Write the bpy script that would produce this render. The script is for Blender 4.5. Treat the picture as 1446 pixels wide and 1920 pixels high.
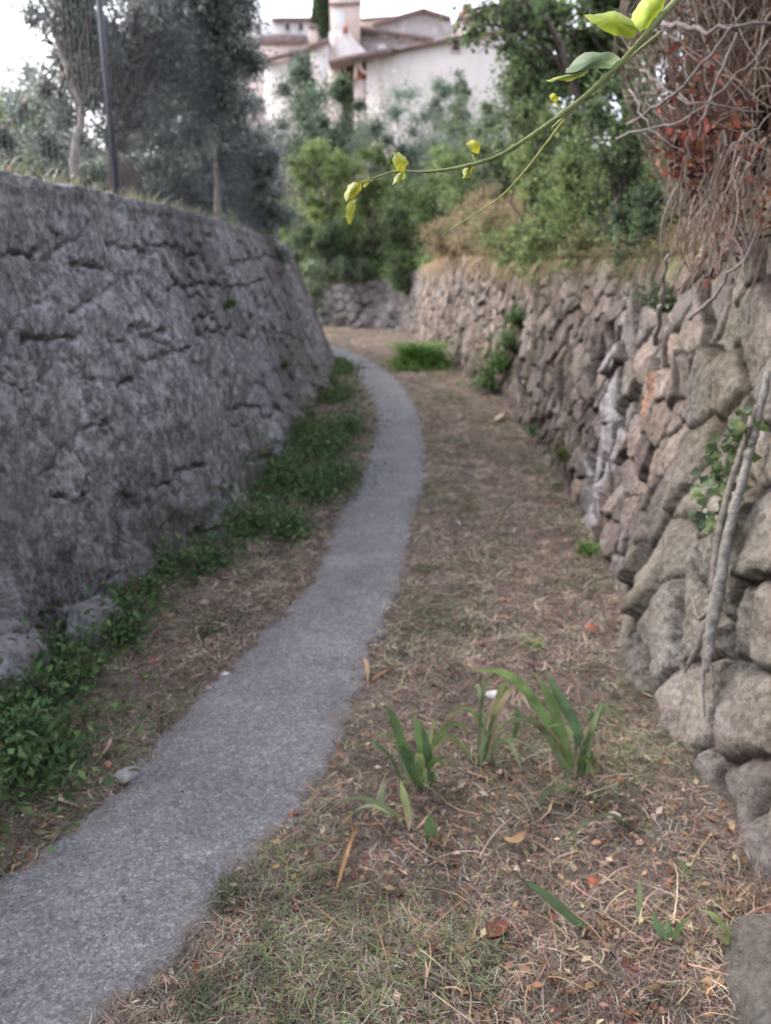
import bpy, math, random
import numpy as np
from mathutils import kdtree, Vector
R = math.radians
rng = np.random.default_rng(7)
random.seed(7)
for o in list(bpy.data.objects): bpy.data.objects.remove(o)
SC = bpy.context.scene
COL = SC.collection

# ---------------------------------------------------------------- camera, world, sun, exposure
FPX, CX, CY, PIT, CH = 1423.0, 723.0, 960.0, R(15.7), 1.5
cam = bpy.data.cameras.new('camera'); co = bpy.data.objects.new('camera', cam); COL.objects.link(co)
co.location = (0, 0, CH); co.rotation_euler = (R(90) - PIT, 0, 0)
cam.sensor_fit = 'VERTICAL'; cam.sensor_height = 36; cam.sensor_width = 27
cam.lens = 36 * FPX / 1920
cam.clip_start = 0.05; cam.clip_end = 2000
cam.dof.use_dof = True; cam.dof.focus_distance = 1.25; cam.dof.aperture_fstop = 3.7
SC.camera = co
SC.render.resolution_x = 771; SC.render.resolution_y = 1024
W = bpy.data.worlds.new('World'); SC.world = W; W.use_nodes = True
nt = W.node_tree; nt.nodes.clear()
sky = nt.nodes.new('ShaderNodeTexSky'); sky.sky_type = 'NISHITA'; sky.sun_disc = False
SUN_EL, SUN_AZ = R(38), R(-60)
sky.sun_elevation = SUN_EL; sky.sun_rotation = SUN_AZ; sky.air_density = 1.0; sky.dust_density = 3.0; sky.ozone_density = 1.2
hs = nt.nodes.new('ShaderNodeHueSaturation'); hs.inputs['Saturation'].default_value = 0.42
hs.inputs['Value'].default_value = 1.0
tint = nt.nodes.new('ShaderNodeMixRGB'); tint.blend_type = 'MULTIPLY'; tint.inputs[0].default_value = 1
tint.inputs[2].default_value = (1.03, 0.99, 1.0, 1)
bg = nt.nodes.new('ShaderNodeBackground'); bg.inputs[1].default_value = 0.15
ow = nt.nodes.new('ShaderNodeOutputWorld')
nt.links.new(sky.outputs[0], hs.inputs['Color']); nt.links.new(hs.outputs[0], tint.inputs[1])
nt.links.new(tint.outputs[0], bg.inputs[0]); nt.links.new(bg.outputs[0], ow.inputs[0])
sl = bpy.data.lights.new('sun', 'SUN'); sl.energy = 0.5; sl.angle = R(60); sl.color = (1.0, 0.93, 0.88)
so = bpy.data.objects.new('sun', sl); COL.objects.link(so)
so.rotation_euler = (R(90) - SUN_EL, 0, R(180) - SUN_AZ)
SC.view_settings.view_transform = 'Standard'; SC.view_settings.look = 'None'
SC.view_settings.exposure = 2.12; SC.view_settings.gamma = 1

# ---------------------------------------------------------------- numeric helpers
def ray(x, y):
    a = (x - CX) / FPX; b = (CY - y) / FPX
    return a, math.cos(PIT) + b * math.sin(PIT), b * math.cos(PIT) - math.sin(PIT)
def P(x, y, Y):
    a, b, c = ray(x, y); return (a * Y / b, Y, CH + c * Y / b)
def gz(Y):
    t = np.clip(np.asarray(Y, float) - 5, 0, 19); return 0.04 * t * t / (t + 2)
def G(x, y):
    a, b, c = ray(x, y); t = 0.5
    while t < 80 and CH + t * c > float(gz(t * b)): t += 0.01
    return (t * a, t * b, float(gz(t * b)))
_perm = np.random.default_rng(3).permutation(4096)
_gr = np.random.default_rng(4).uniform(0, 2 * np.pi, 4096)
def noise2(x, y):
    x = np.asarray(x, float); y = np.asarray(y, float)
    xi = np.floor(x).astype(int); yi = np.floor(y).astype(int); xf = x - xi; yf = y - yi
    u = xf * xf * (3 - 2 * xf); v = yf * yf * (3 - 2 * yf)
    def g(ix, iy, dx, dy):
        h = _gr[_perm[(ix + _perm[iy & 4095]) & 4095]]
        return np.cos(h) * dx + np.sin(h) * dy
    a = g(xi, yi, xf, yf); b = g(xi + 1, yi, xf - 1, yf); c = g(xi, yi + 1, xf, yf - 1); d = g(xi + 1, yi + 1, xf - 1, yf - 1)
    return ((a * (1 - u) + b * u) * (1 - v) + (c * (1 - u) + d * u) * v) * 1.5
def fbm(x, y, o=4, g=.5):
    s = 0; a = 1
    for i in range(o):
        s = s + a * noise2(x * 2 ** i + 17.3 * i, y * 2 ** i + 9.1 * i); a *= g
    return s
def sstep(a, b, x):
    t = np.clip((x - a) / (b - a), 0, 1); return t * t * (3 - 2 * t)
def catmull(pts, n=12):
    p = np.array(pts, float); out = []
    q = np.vstack([2 * p[0] - p[1], p, 2 * p[-1] - p[-2]])
    for i in range(1, len(q) - 2):
        for k in range(n):
            t = k / n
            out.append(.5 * ((2 * q[i]) + (-q[i - 1] + q[i + 1]) * t + (2 * q[i - 1] - 5 * q[i] + 4 * q[i + 1] - q[i + 2]) * t * t + (-q[i - 1] + 3 * q[i] - 3 * q[i + 1] + q[i + 2]) * t ** 3))
    out.append(q[-2]); return np.array(out)

# ---------------------------------------------------------------- object helpers
def tag(o, label=None, cat=None, group=None, kind=None):
    if label: o['label'] = label
    if cat: o['category'] = cat
    if group: o['group'] = group
    if kind: o['kind'] = kind
    return o
def empty(name, loc, label, cat, group=None):
    o = bpy.data.objects.new(name, None); COL.objects.link(o); o.location = loc; o.empty_display_size = .1
    return tag(o, label, cat, group)
def build(name, V, F, mat, parent=None, col=None, smooth=False):
    """V (n,3) world coords; F list of arrays (m,4)/(m,3)"""
    V = np.asarray(V, float)
    q_ = parent
    while q_ is not None: V = V - np.array(q_.location); q_ = q_.parent
    if not isinstance(F, (list, tuple)): F = [F]
    F = [np.asarray(f, dtype=np.int32) for f in F if len(f)]
    me = bpy.data.meshes.new(name)
    nl = sum(f.size for f in F); nf = sum(len(f) for f in F)
    me.vertices.add(len(V)); me.vertices.foreach_set('co', V.astype(np.float32).ravel())
    me.loops.add(nl); me.loops.foreach_set('vertex_index', np.concatenate([f.ravel() for f in F]))
    me.polygons.add(nf)
    tot = np.concatenate([np.full(len(f), f.shape[1], np.int32) for f in F])
    me.polygons.foreach_set('loop_start', np.concatenate([[0], np.cumsum(tot)[:-1]]).astype(np.int32))
    if smooth: me.polygons.foreach_set('use_smooth', np.ones(nf, bool))
    me.update(calc_edges=True)
    if col is not None:
        col = np.asarray(col, float)
        a = me.attributes.new('col', 'FLOAT_COLOR', 'POINT')
        if col.ndim == 1: col = np.tile(col, (len(V), 1))
        a.data.foreach_set('color', np.hstack([col, np.ones((len(V), 1))]).astype(np.float32).ravel())
    me.validate()
    me.materials.append(mat)
    o = bpy.data.objects.new(name, me); COL.objects.link(o)
    if parent is not None: o.parent = parent
    return o
class MB:
    def __init__(s): s.V = []; s.Q = []; s.T = []; s.C = []; s.n = 0
    def add(s, V, Q=None, T=None, C=None):
        V = np.asarray(V, float)
        if Q is not None and len(Q): s.Q.append(np.asarray(Q) + s.n)
        if T is not None and len(T): s.T.append(np.asarray(T) + s.n)
        s.V.append(V); C = np.array([.5, .5, .5]) if C is None else np.asarray(C, float)
        s.C.append(np.tile(C, (len(V), 1)) if C.ndim == 1 else C); s.n += len(V)
    def tube(s, pts, rad, n=6, C=None, cap=True):
        p = np.asarray(pts, float); m = len(p); r = np.broadcast_to(np.asarray(rad, float), (m,)) if np.ndim(rad) else np.full(m, rad)
        t = np.gradient(p, axis=0); t /= np.linalg.norm(t, axis=1)[:, None] + 1e-9
        up = np.eye(3)[[int(np.argmin(np.abs(t).max(0)))]]
        a = np.cross(t, up); a /= np.linalg.norm(a, axis=1)[:, None] + 1e-9; b = np.cross(t, a)
        th = np.arange(n) * 2 * np.pi / n
        V = (p[:, None] + r[:, None, None] * (np.cos(th)[None, :, None] * a[:, None] + np.sin(th)[None, :, None] * b[:, None])).reshape(-1, 3)
        i = np.arange(m - 1)[:, None] * n; j = np.arange(n)[None]; k = (j + 1) % n
        Q = np.stack([i + j, i + k, i + n + k, i + n + j], -1).reshape(-1, 4)
        T = None
        if cap:
            V = np.vstack([V, p[0], p[-1]]); c0 = m * n
            jj = np.arange(n); kk = (jj + 1) % n
            T = np.vstack([np.stack([np.full(n, c0), kk, jj], -1), np.stack([np.full(n, c0 + 1), (m - 1) * n + jj, (m - 1) * n + kk], -1)])
        s.add(V, Q, T, C)
    def box(s, x0, x1, y0, y1, z0, z1, C=None):
        V = [(x, y, z) for z in (z0, z1) for y in (y0, y1) for x in (x0, x1)]
        s.add(V, [(0, 2, 3, 1), (4, 5, 7, 6), (0, 1, 5, 4), (2, 6, 7, 3), (0, 4, 6, 2), (1, 3, 7, 5)], None, C)
    def prism(s, poly, depth, C=None):
        """poly: world points in order (seen from the camera); extruded away along +Y"""
        p = np.array(poly, float); n = len(p); V = np.vstack([p, p + [0, depth, 0]])
        Q = [(i, i + n, (i + 1) % n + n, (i + 1) % n) for i in range(n)]
        c = p.mean(0); V = np.vstack([V, c, c + [0, depth, 0]])
        T = [(2 * n, i, (i + 1) % n) for i in range(n)] + [(2 * n + 1, (i + 1) % n + n, i + n) for i in range(n)]
        s.add(V, Q, T, C)
    def build(s, name, mat, parent=None, smooth=False):
        F = []
        if s.Q: F.append(np.vstack(s.Q))
        if s.T: F.append(np.vstack(s.T))
        return build(name, np.vstack(s.V), F, mat, parent, np.vstack(s.C), smooth)
def rand_dirs(n, r=rng):
    d = r.normal(size=(n, 3)); return d / np.linalg.norm(d, axis=1)[:, None]
def leaf_mesh(c, L, Wd, dirs=None, cols=None, up=.5, fold=.25):
    """folded rhombic leaves, vectorised -> V,T,C"""
    n = len(c); d = rand_dirs(n) if dirs is None else dirs
    nn = rand_dirs(n) + np.array([0, 0, up]); s = np.cross(d, nn); s /= np.linalg.norm(s, axis=1)[:, None] + 1e-9
    nn = np.cross(s, d)
    L = np.broadcast_to(L, (n,))[:, None]; Wd = np.broadcast_to(Wd, (n,))[:, None]
    mid = c + d * L * .45 + nn * Wd * fold
    V = np.stack([c, mid - s * Wd / 2, c + d * L, mid + s * Wd / 2], 1).reshape(-1, 3)
    b = np.arange(n)[:, None] * 4
    T = np.vstack([b + [0, 1, 2], b + [0, 2, 3]])
    C = np.repeat(cols, 4, 0)
    return V, T, C
def strips(p0, p1, p2, w, cols, seg=3, taper=1.0):
    """quadratic-bezier flat blades"""
    n = len(p0); t = np.linspace(0, 1, seg + 1)[None, :, None]
    c = (1 - t) ** 2 * p0[:, None] + 2 * t * (1 - t) * p1[:, None] + t * t * p2[:, None]
    d = p2 - p0; s = np.cross(d, rand_dirs(n) * .5 + [0, 0, 1]); s /= np.linalg.norm(s, axis=1)[:, None] + 1e-9
    ww = np.broadcast_to(w, (n,))[:, None, None] * (1 - taper * np.linspace(0, .95, seg + 1)[None, :, None] ** 1.5) / 2
    V = np.stack([c - s[:, None] * ww, c + s[:, None] * ww], 2).reshape(-1, 3)
    k = 2 * (seg + 1); b = (np.arange(n) * k)[:, None, None]; j = np.arange(seg)[None, :, None] * 2
    Q = (b + j + np.array([0, 1, 3, 2])[None, None]).reshape(-1, 4)
    return V, Q, np.repeat(cols, k, 0)
def pal(cols, n, var=.2, r=rng):
    c = np.array(cols, float)[r.integers(0, len(cols), n)]
    return np.clip(c * (1 + r.normal(0, var, (n, 1))) * (1 + r.normal(0, var * .3, (n, 3))), .004, .95)

# ---------------------------------------------------------------- materials
def newmat(name):
    m = bpy.data.materials.new(name); m.use_nodes = True; t = m.node_tree; t.nodes.clear()
    o = t.nodes.new('ShaderNodeOutputMaterial'); p = t.nodes.new('ShaderNodeBsdfPrincipled')
    t.links.new(p.outputs[0], o.inputs[0]); return m, t, p, o
def N(t, ty, **kw):
    n = t.nodes.new(ty)
    for k, v in kw.items():
        if k in n.inputs: n.inputs[k].default_value = v
        else: setattr(n, k, v)
    return n
def ramp(t, src, stops):
    r = t.nodes.new('ShaderNodeValToRGB'); e = r.color_ramp.elements
    while len(e) < len(stops): e.new(.5)
    for el, (p, c) in zip(e, stops):
        el.position = p; el.color = (c, c, c, 1) if not hasattr(c, '__len__') else (*c, 1)
    t.links.new(src, r.inputs[0]); return r.outputs[0]
def mix(t, a, b, fac, mode='MIX'):
    m = t.nodes.new('ShaderNodeMixRGB'); m.blend_type = mode
    for i, v in ((1, a), (2, b), (0, fac)):
        if isinstance(v, (int, float)): m.inputs[i].default_value = v
        elif isinstance(v, tuple): m.inputs[i].default_value = (*v, 1)
        else: t.links.new(v, m.inputs[i])
    return m.outputs[0]
def coords(t): return t.nodes.new('ShaderNodeNewGeometry').outputs['Position']
def noi(t, scale, detail=4, rough=.6, vec=None, dist=0):
    n = N(t, 'ShaderNodeTexNoise', Scale=scale, Detail=detail, Roughness=rough, Distortion=dist)
    t.links.new(vec if vec is not None else coords(t), n.inputs['Vector']); return n.outputs[0]
def bump(t, p, h, dist=.01, strength=1.0, prev=None):
    b = N(t, 'ShaderNodeBump', Strength=strength, Distance=dist); t.links.new(h, b.inputs['Height'])
    if prev is not None: t.links.new(prev, b.inputs['Normal'])
    t.links.new(b.outputs[0], p.inputs['Normal']); return b.outputs[0]
def leafmat(name, transl=.3, rough=.55, spec=.25):
    m, t, p, o = newmat(name); a = N(t, 'ShaderNodeAttribute', attribute_name='col')
    c = mix(t, a.outputs[0], ramp(t, noi(t, 9, 2), [(.3, .6), (.7, 1.35)]), 1, 'MULTIPLY')
    t.links.new(c, p.inputs['Base Color']); p.inputs['Roughness'].default_value = rough
    p.inputs['Specular IOR Level'].default_value = spec
    tr = t.nodes.new('ShaderNodeBsdfTranslucent'); t.links.new(c, tr.inputs[0])
    mx = t.nodes.new('ShaderNodeMixShader'); mx.inputs[0].default_value = transl
    t.links.new(p.outputs[0], mx.inputs[1]); t.links.new(tr.outputs[0], mx.inputs[2]); t.links.new(mx.outputs[0], o.inputs[0])
    return m
def stonemat(name, lich=(.42, .42, .46), lo=.56, hi=.68, lscale=7, brown=(.11, .085, .07), bamt=.6, fine=60, bd=.02, fc=1.0):
    m, t, p, o = newmat(name); a = N(t, 'ShaderNodeAttribute', attribute_name='col')
    c = mix(t, a.outputs[0], ramp(t, noi(t, fine, 5, .7), [(.3, 1 - .45 * fc), (.7, 1 + .5 * fc)]), 1, 'MULTIPLY')
    c = mix(t, c, ramp(t, noi(t, 3.1, 5, .6), [(.3, .7), (.7, 1.3)]), 1, 'MULTIPLY')
    c = mix(t, c, brown, mix(t, ramp(t, noi(t, 1.7, 6, .65), [(.48, 0), (.66, 1)]), (bamt,) * 3, 1, 'MULTIPLY'))
    lm = mix(t, mix(t, ramp(t, noi(t, lscale * 5, 6, .75), [(.46, 0), (.60, 1)]), ramp(t, noi(t, 34, 5, .75), [(.46, 0), (.60, 1)]), .45), ramp(t, noi(t, lscale * .22, 4, .6), [(lo - .1, 0), (hi, 1)]), 1, 'MULTIPLY')
    c = mix(t, c, lich, lm)
    t.links.new(c, p.inputs['Base Color']); p.inputs['Roughness'].default_value = .92; p.inputs['Specular IOR Level'].default_value = .2
    b = bump(t, p, noi(t, 28, 6, .65), bd); bump(t, p, noi(t, 130, 3, .7), bd * .25, 1, b)
    return m
def plainmat(name, c, var=.25, scale=6, rough=.9, bs=40, bd=.004, streak=None):
    m, t, p, o = newmat(name)
    k = mix(t, c, ramp(t, noi(t, scale, 6, .65), [(.3, 1 - var), (.7, 1 + var)]), 1, 'MULTIPLY')
    if streak:
        mp = N(t, 'ShaderNodeMapping'); mp.inputs['Scale'].default_value = (3, 3, .35); t.links.new(coords(t), mp.inputs[0])
        k = mix(t, k, streak, ramp(t, noi(t, 1, 5, .7, mp.outputs[0]), [(.5, 0), (.75, .6)]))
    t.links.new(k, p.inputs['Base Color']); p.inputs['Roughness'].default_value = rough
    bump(t, p, noi(t, bs, 4, .7), bd); return m
def attrmat(name, rough=.85, scale=20, var=.4, bd=.004, bs=60):
    m, t, p, o = newmat(name); a = N(t, 'ShaderNodeAttribute', attribute_name='col')
    c = mix(t, a.outputs[0], ramp(t, noi(t, scale, 4, .7), [(.3, 1 - var), (.7, 1 + var)]), 1, 'MULTIPLY')
    t.links.new(c, p.inputs['Base Color']); p.inputs['Roughness'].default_value = rough; p.inputs['Specular IOR Level'].default_value = .2
    bump(t, p, noi(t, bs, 4, .7), bd); return m
M_LEAF = leafmat('leaf', .42); M_GRASS = leafmat('grass', .2); M_DRY = leafmat('dry_grass', .15, .8, .1)
M_OLV = leafmat('olive_leaf', .5, .6, .3); M_VINE = leafmat('vine_leaf', .45, .45, .4)
M_LWALL = stonemat('grey_lichen_stone', (.46, .46, .485), .42, .60, 2.4, (.10, .082, .072), .55, 40, .005, .6)
M_RWALL = stonemat('brown_field_stone', (.36, .345, .33), .56, .72, 6, (.13, .10, .08), .45, 45)
M_BARK = attrmat('bark', .9, 30, .45, .01); M_TWIG = attrmat('twig', .85, 50, .35, .002)
def soilmat(name):
    m, t, p, o = newmat(name); a = N(t, 'ShaderNodeAttribute', attribute_name='col')
    c = mix(t, a.outputs[0], ramp(t, noi(t, 45, 6, .75), [(.3, .5), (.7, 1.6)]), 1, 'MULTIPLY')
    c = mix(t, c, ramp(t, noi(t, 6, 5, .65), [(.3, .7), (.7, 1.3)]), 1, 'MULTIPLY')
    t.links.new(c, p.inputs['Base Color']); p.inputs['Roughness'].default_value = .95; p.inputs['Specular IOR Level'].default_value = .1
    b = bump(t, p, noi(t, 25, 6, .7), .03); bump(t, p, noi(t, 160, 3, .7), .008, 1, b); return m
M_SOIL = soilmat('soil')
def pathmat():
    m, t, p, o = newmat('gravel_asphalt')
    v = N(t, 'ShaderNodeTexVoronoi', Scale=150.0, Randomness=1.0); t.links.new(coords(t), v.inputs['Vector'])
    sp = t.nodes.new('ShaderNodeSeparateColor'); t.links.new(v.outputs['Color'], sp.inputs[0])
    c = ramp(t, sp.outputs[0], [(0, (.125, .125, .13)), (.45, (.185, .185, .195)), (.8, (.22, .22, .232)), (1, (.32, .315, .32))])
    c = mix(t, c, ramp(t, noi(t, 2.2, 8, .75), [(.3, .72), (.7, 1.25)]), 1, 'MULTIPLY')
    c = mix(t, c, ramp(t, noi(t, 30, 4, .7), [(.3, .8), (.7, 1.2)]), 1, 'MULTIPLY')
    c = mix(t, c, (.12, .115, .115), ramp(t, noi(t, .9, 9, .8), [(.56, 0), (.72, .55)])); c = mix(t, c, (.36, .355, .36), ramp(t, noi(t, 1.6, 9, .8), [(.58, 0), (.74, .4)]))
    a = N(t, 'ShaderNodeAttribute', attribute_name='col')
    sa = t.nodes.new('ShaderNodeSeparateColor'); t.links.new(a.outputs[0], sa.inputs[0])
    c = mix(t, c, (.17, .135, .11), mix(t, sa.outputs[0], ramp(t, noi(t, 22, 5, .75), [(.35, 0), (.6, 1)]), 1, 'MULTIPLY'))
    t.links.new(c, p.inputs['Base Color']); p.inputs['Roughness'].default_value = .85; p.inputs['Specular IOR Level'].default_value = .3
    bump(t, p, v.outputs['Distance'], .006, .8); return m
M_PATH = pathmat()

# ---------------------------------------------------------------- wall curves  [x, y, top offset, top z]
LW = catmull([(-2.3, -2, .5, 2.05), (-2.0, 0.3, .5, 2.05), (-1.7, 1.7, .45, 2.05), (-1.5, 2.7, .45, 2.05), (-1.3, 3.8, .45, 2.06), (-1.08, 5.2, .45, 2.1), (-.97, 7.3, .5, 2.17), (-.9, 10.4, .62, 2.26),
              (-.88, 13.0, .78, 2.33), (-1.05, 15.5, .8, 2.4), (-1.6, 18, .8, 2.45), (-2.9, 20.3, .7, 2.5), (-5.5, 22, .6, 2.6), (-10, 23, .6, 2.8)], 14)
RW = catmull([(1.3, -2, .5, 1.7), (1.12, 0, .45, 1.7), (1.02, 1.3, .42, 1.68), (1.0, 2.1, .4, 1.68), (1.02, 2.8, .36, 1.68), (1.19, 3.7, .32, 1.7), (1.31, 4.5, .28, 1.72), (1.38, 5.4, .28, 1.76), (1.52, 7.8, .28, 1.86), (1.57, 10.2, .27, 1.95),
              (1.28, 13.7, .28, 2.2), (.9, 17.5, .3, 2.3), (.62, 20.6, .34, 2.25), (.1, 22.3, .34, 2.1), (-1.2, 23.2, .4, 1.95), (-3.4, 24.3, .4, 2.1), (-9, 26, .4, 2.4)], 14)
def wall_x(side, Y, z):
    c = LW if side < 0 else RW; k = np.argmax(c[:, 1] > (17 if side < 0 else 21)); c = c[:k]
    x = np.interp(Y, c[:, 1], c[:, 0]); off = np.interp(Y, c[:, 1], c[:, 2]); zt = np.interp(Y, c[:, 1], c[:, 3]); zb = gz(Y)
    return x + side * off * np.clip((z - zb) / (zt - zb), 0, 1.3)
def onwall(px, py, side, out=0.0):
    a, b, c = ray(px, py); t = .8
    while t < 30:
        if side * (t * a - float(wall_x(side, t * b, CH + t * c))) > 0: break
        t += .01
    return np.array([t * a - side * out, t * b, CH + t * c])
def resample(curve, step):
    """walk the curve with a step that grows with distance from the camera"""
    seg = np.linalg.norm(np.diff(curve[:, :2], axis=0), axis=1); s = np.concatenate([[0], np.cumsum(seg)])
    out = []; u = 0
    while u < s[-1]:
        r = [np.interp(u, s, curve[:, i]) for i in range(4)]; out.append([u] + r); u += step(math.hypot(r[0], r[1]))
    return np.array(out)
def wall_mesh(curve, side, step, rows, disp, cap_w=.35):
    S = resample(curve, step); u = S[:, 0]; base = S[:, 1:3]; off = S[:, 3]; zt = S[:, 4]
    tg = np.gradient(base, axis=0); tg /= np.linalg.norm(tg, axis=1)[:, None]
    ninw = np.stack([tg[:, 1], -tg[:, 0]], 1) * (-side)          # towards the corridor
    k = 9
    ninw = np.stack([np.convolve(np.pad(ninw[:, i], k, 'edge'), np.ones(2 * k + 1) / (2 * k + 1), 'valid') for i in (0, 1)], 1)
    zb = gz(base[:, 1]) - .25
    ztn = zt + (fbm(u * 1.3, u * 0 + side * 5, 4) * (.05 if side > 0 else .018))
    v = np.linspace(0, 1, rows); U, Vv = np.meshgrid(u, v, indexing='ij')
    H = (ztn - zb)[:, None] * v[None] ; Z = zb[:, None] + H
    D, C = disp(U, Z - gz(base[:, 1])[:, None], Z, base, S)
    slope = off / (zt - zb - .25)
    X = base[:, 0:1] - ninw[:, 0:1] * (slope[:, None] * np.maximum(H - .25, -.25)) + ninw[:, 0:1] * D
    Y = base[:, 1:2] - ninw[:, 1:2] * (slope[:, None] * np.maximum(H - .25, -.25)) + ninw[:, 1:2] * D
    Zz = Z + D * .2
    capn = 8; cw = np.linspace(0, 1, capn + 1)[1:] ** 1.2 * cap_w
    Xc = X[:, -1:] - ninw[:, 0:1] * (cw[None] + D[:, -1:] * 0); Yc = Y[:, -1:] - ninw[:, 1:2] * cw[None]
    Zc = Zz[:, -1:] + .02 * np.sin(np.minimum(cw / .1, 1.57))[None] + fbm(U[:, :1] * 9 + 0 * cw[None], cw[None] * 9 + U[:, :1] * 0, 3) * .012
    X = np.hstack([X, Xc]); Y = np.hstack([Y, Yc]); Zz = np.hstack([Zz, Zc]); C = np.concatenate([C, np.repeat(C[:, -1:], capn, 1)], 1)
    m, n = X.shape; idx = np.arange(m * n).reshape(m, n)
    Q = np.stack([idx[:-1, :-1], idx[1:, :-1], idx[1:, 1:], idx[:-1, 1:]], -1).reshape(-1, 4)
    if side > 0: Q = Q[:, ::-1]
    return np.stack([X, Y, Zz], -1).reshape(-1, 3), Q, C.reshape(-1, 3)
def cells(U, Hh, sites, warp=.05, ws=5):
    """nearest two sites: returns id, distance to the cell border, local offset"""
    kd = kdtree.KDTree(len(sites))
    for i, (a, b) in enumerate(sites): kd.insert((a, b, 0), i)
    kd.balance()
    uu = (U + fbm(U * ws, Hh * ws, 3) * warp).ravel(); hh = (Hh + fbm(U * ws + 40, Hh * ws + 7, 3) * warp).ravel()
    idn = np.empty(len(uu), int); ed = np.empty(len(uu)); f1 = np.empty(len(uu)); S = np.array(sites)
    for i in range(len(uu)):
        r = kd.find_n((uu[i], hh[i], 0), 2); idn[i] = r[0][1]; a, b = r[0][2], r[1][2]; f1[i] = a
        q = S[r[0][1]] - S[r[1][1]]; ed[i] = (b * b - a * a) / (2 * math.hypot(q[0], q[1]) + 1e-9)
    sh = U.shape
    return idn.reshape(sh), ed.reshape(sh), (uu - S[idn, 0]).reshape(sh), (hh - S[idn, 1]).reshape(sh)

# ---- right dry-stone wall
segR = np.linalg.norm(np.diff(RW[:, :2], axis=0), axis=1); sR = np.concatenate([[0], np.cumsum(segR)])
def uR(Y): k = np.argmax(RW[:, 1] > 21); return float(np.interp(Y, RW[:k, 1], sR[:k]))
near_px = [(1270, 1320), (1395, 1350), (1335, 1045), (1285, 1160), (1185, 1170), (1190, 1290), (1425, 1150), (1330, 930), (1440, 1010), (1225, 1060), (1240, 1190), (1330, 1530), (1440, 1560),
           (1250, 1480), (1380, 840), (1440, 720), (1395, 640), (1210, 900), (1270, 860), (1190, 1020), (1340, 700)]
near_sites = []
for q in near_px:
    w = onwall(q[0], q[1], 1); near_sites.append((uR(w[1]), w[2]))
sites = list(near_sites); u = 0
uN0, uN1 = uR(1.9), uR(3.3)
r1 = random.Random(5)
while u < sR[-1]:
    Yq = float(np.interp(u, sR, RW[:, 1])); big = float(np.interp(Yq, [2.5, 3.6, 6, 12, 22], [.34, .25, .225, .25, .34]))
    if u < uN0: big = .33
    h = -.3; row = 0
    while h < 2.6:
        a, b = u + r1.uniform(-.42, .42) * big + (row % 2) * big * .5, h + r1.uniform(-.3, .3) * big * .66
        if not (uN0 < a < uN1 + .25 and any(math.hypot(a - s[0], b - s[1]) < .19 for s in near_sites)): sites.append((a, b))
        h += big * .68 * r1.uniform(.8, 1.25); row += 1
    u += big
print('sites', len(sites))
wl = [onwall(*q, 1) for q in [(1160, 640), (1155, 700), (1145, 770), (1130, 840), (1120, 900), (1100, 960)]]
org = onwall(1210, 740, 1); wl2 = onwall(1165, 1050, 1)
def dispR(U, Hh, Z, base, S):
    idn, ed, du, dh = cells(U, Hh, sites, .028, 6)
    n = len(sites); rr = np.random.default_rng(11)
    prot = rr.uniform(-.028, .034, n)[idn]; tx = rr.normal(0, .15, n)[idn]; ty = rr.normal(0, .17, n)[idn]
    d = np.hypot(base[:, 0], base[:, 1])[:, None]; nearf = 1 - sstep(2.6, 4.2, base[:, 1])[:, None]
    ew = .024 + nearf * .034; dep = .08 + .0 * nearf
    gapr = rr.uniform(.4, 1.25, n)[idn]
    k = np.clip(ed / ew, 0, 1); rnd = np.sqrt(np.clip(1 - (1 - k) ** 2, 0, 1))
    D = (rnd - 1) * dep * gapr + (prot + tx * du + ty * dh) * (1 - nearf * .4)
    D += fbm(U * 7, Hh * 7, 5, .6) * .012 + np.abs(fbm(U * 17 + 3, Hh * 17, 4, .6)) * -.006 + fbm(U * 2.5, Hh * 2.5, 2) * .02 + fbm(U * .7, Hh * .7, 2) * .06
    base_c = np.array([(.20, .165, .14), (.25, .205, .175), (.16, .135, .125), (.235, .19, .16), (.20, .16, .145), (.27, .21, .17)])
    gry = np.array([(.185, .165, .14), (.215, .185, .155), (.16, .15, .135)])
    C = base_c[rr.integers(0, 6, n)][idn]; C2 = gry[rr.integers(0, 3, n)][idn]
    g = (1 - sstep(3.0, 4.6, base[:, 1] + Hh[:, 50] * .8))[:, None, None]; C = C * (1 - g) + C2 * g; pw = (sstep(.1, .6, fbm(U * 3 + 8, Hh * 3, 5)) * .5)[..., None]; C = C * (1 - pw) + np.array([.30, .27, .24]) * pw
    far = sstep(18, 22, base[:, 1])[:, None, None]; C = C * (1 - far) + np.array([.15, .14, .14]) * far
    C *= (rr.uniform(.6, 1.25, n)[idn])[..., None]
    XY = np.repeat(base[:, None], U.shape[1], 1)
    wxy = np.maximum(0, 0)
    for w in wl:
        dd = np.hypot((XY[..., 1] - w[1]) * 1.0, (Z - w[2])); m = 1 - sstep(.09, .33, dd + fbm(U * 6, Hh * 6, 4) * .18); m = m * sstep(.15, .6, k); C = C * (1 - m[..., None] * .8) + np.array([.42, .40, .41]) * m[..., None] * .8
    for w, cc, rad in ((org, (.40, .20, .12), .2), (wl2, (.34, .31, .31), .25)):
        dd = np.hypot(XY[..., 1] - w[1], Z - w[2]); m = (1 - sstep(rad * .5, rad, dd + fbm(U * 9, Hh * 9, 3) * .1))[..., None] * .7; C = C * (1 - m) + np.array(cc) * m
    soil = (1 - sstep(.2, .9, ed / ew))[..., None]; C = C * (1 - soil * .85) + np.array([.05, .038, .032]) * soil * .85
    moss = sstep(.1, .5, fbm(U * .9 + 3, Hh * .9, 4))[..., None] * .35; C = C * (1 - moss) + np.array([.13, .12, .075]) * moss
    return D, C
V, Q, C = wall_mesh(RW, 1, lambda d: max(.010, .0024 * d), 220, dispR)
o = build('dry_stone_wall', V, Q, M_RWALL, None, C, True)
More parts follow.
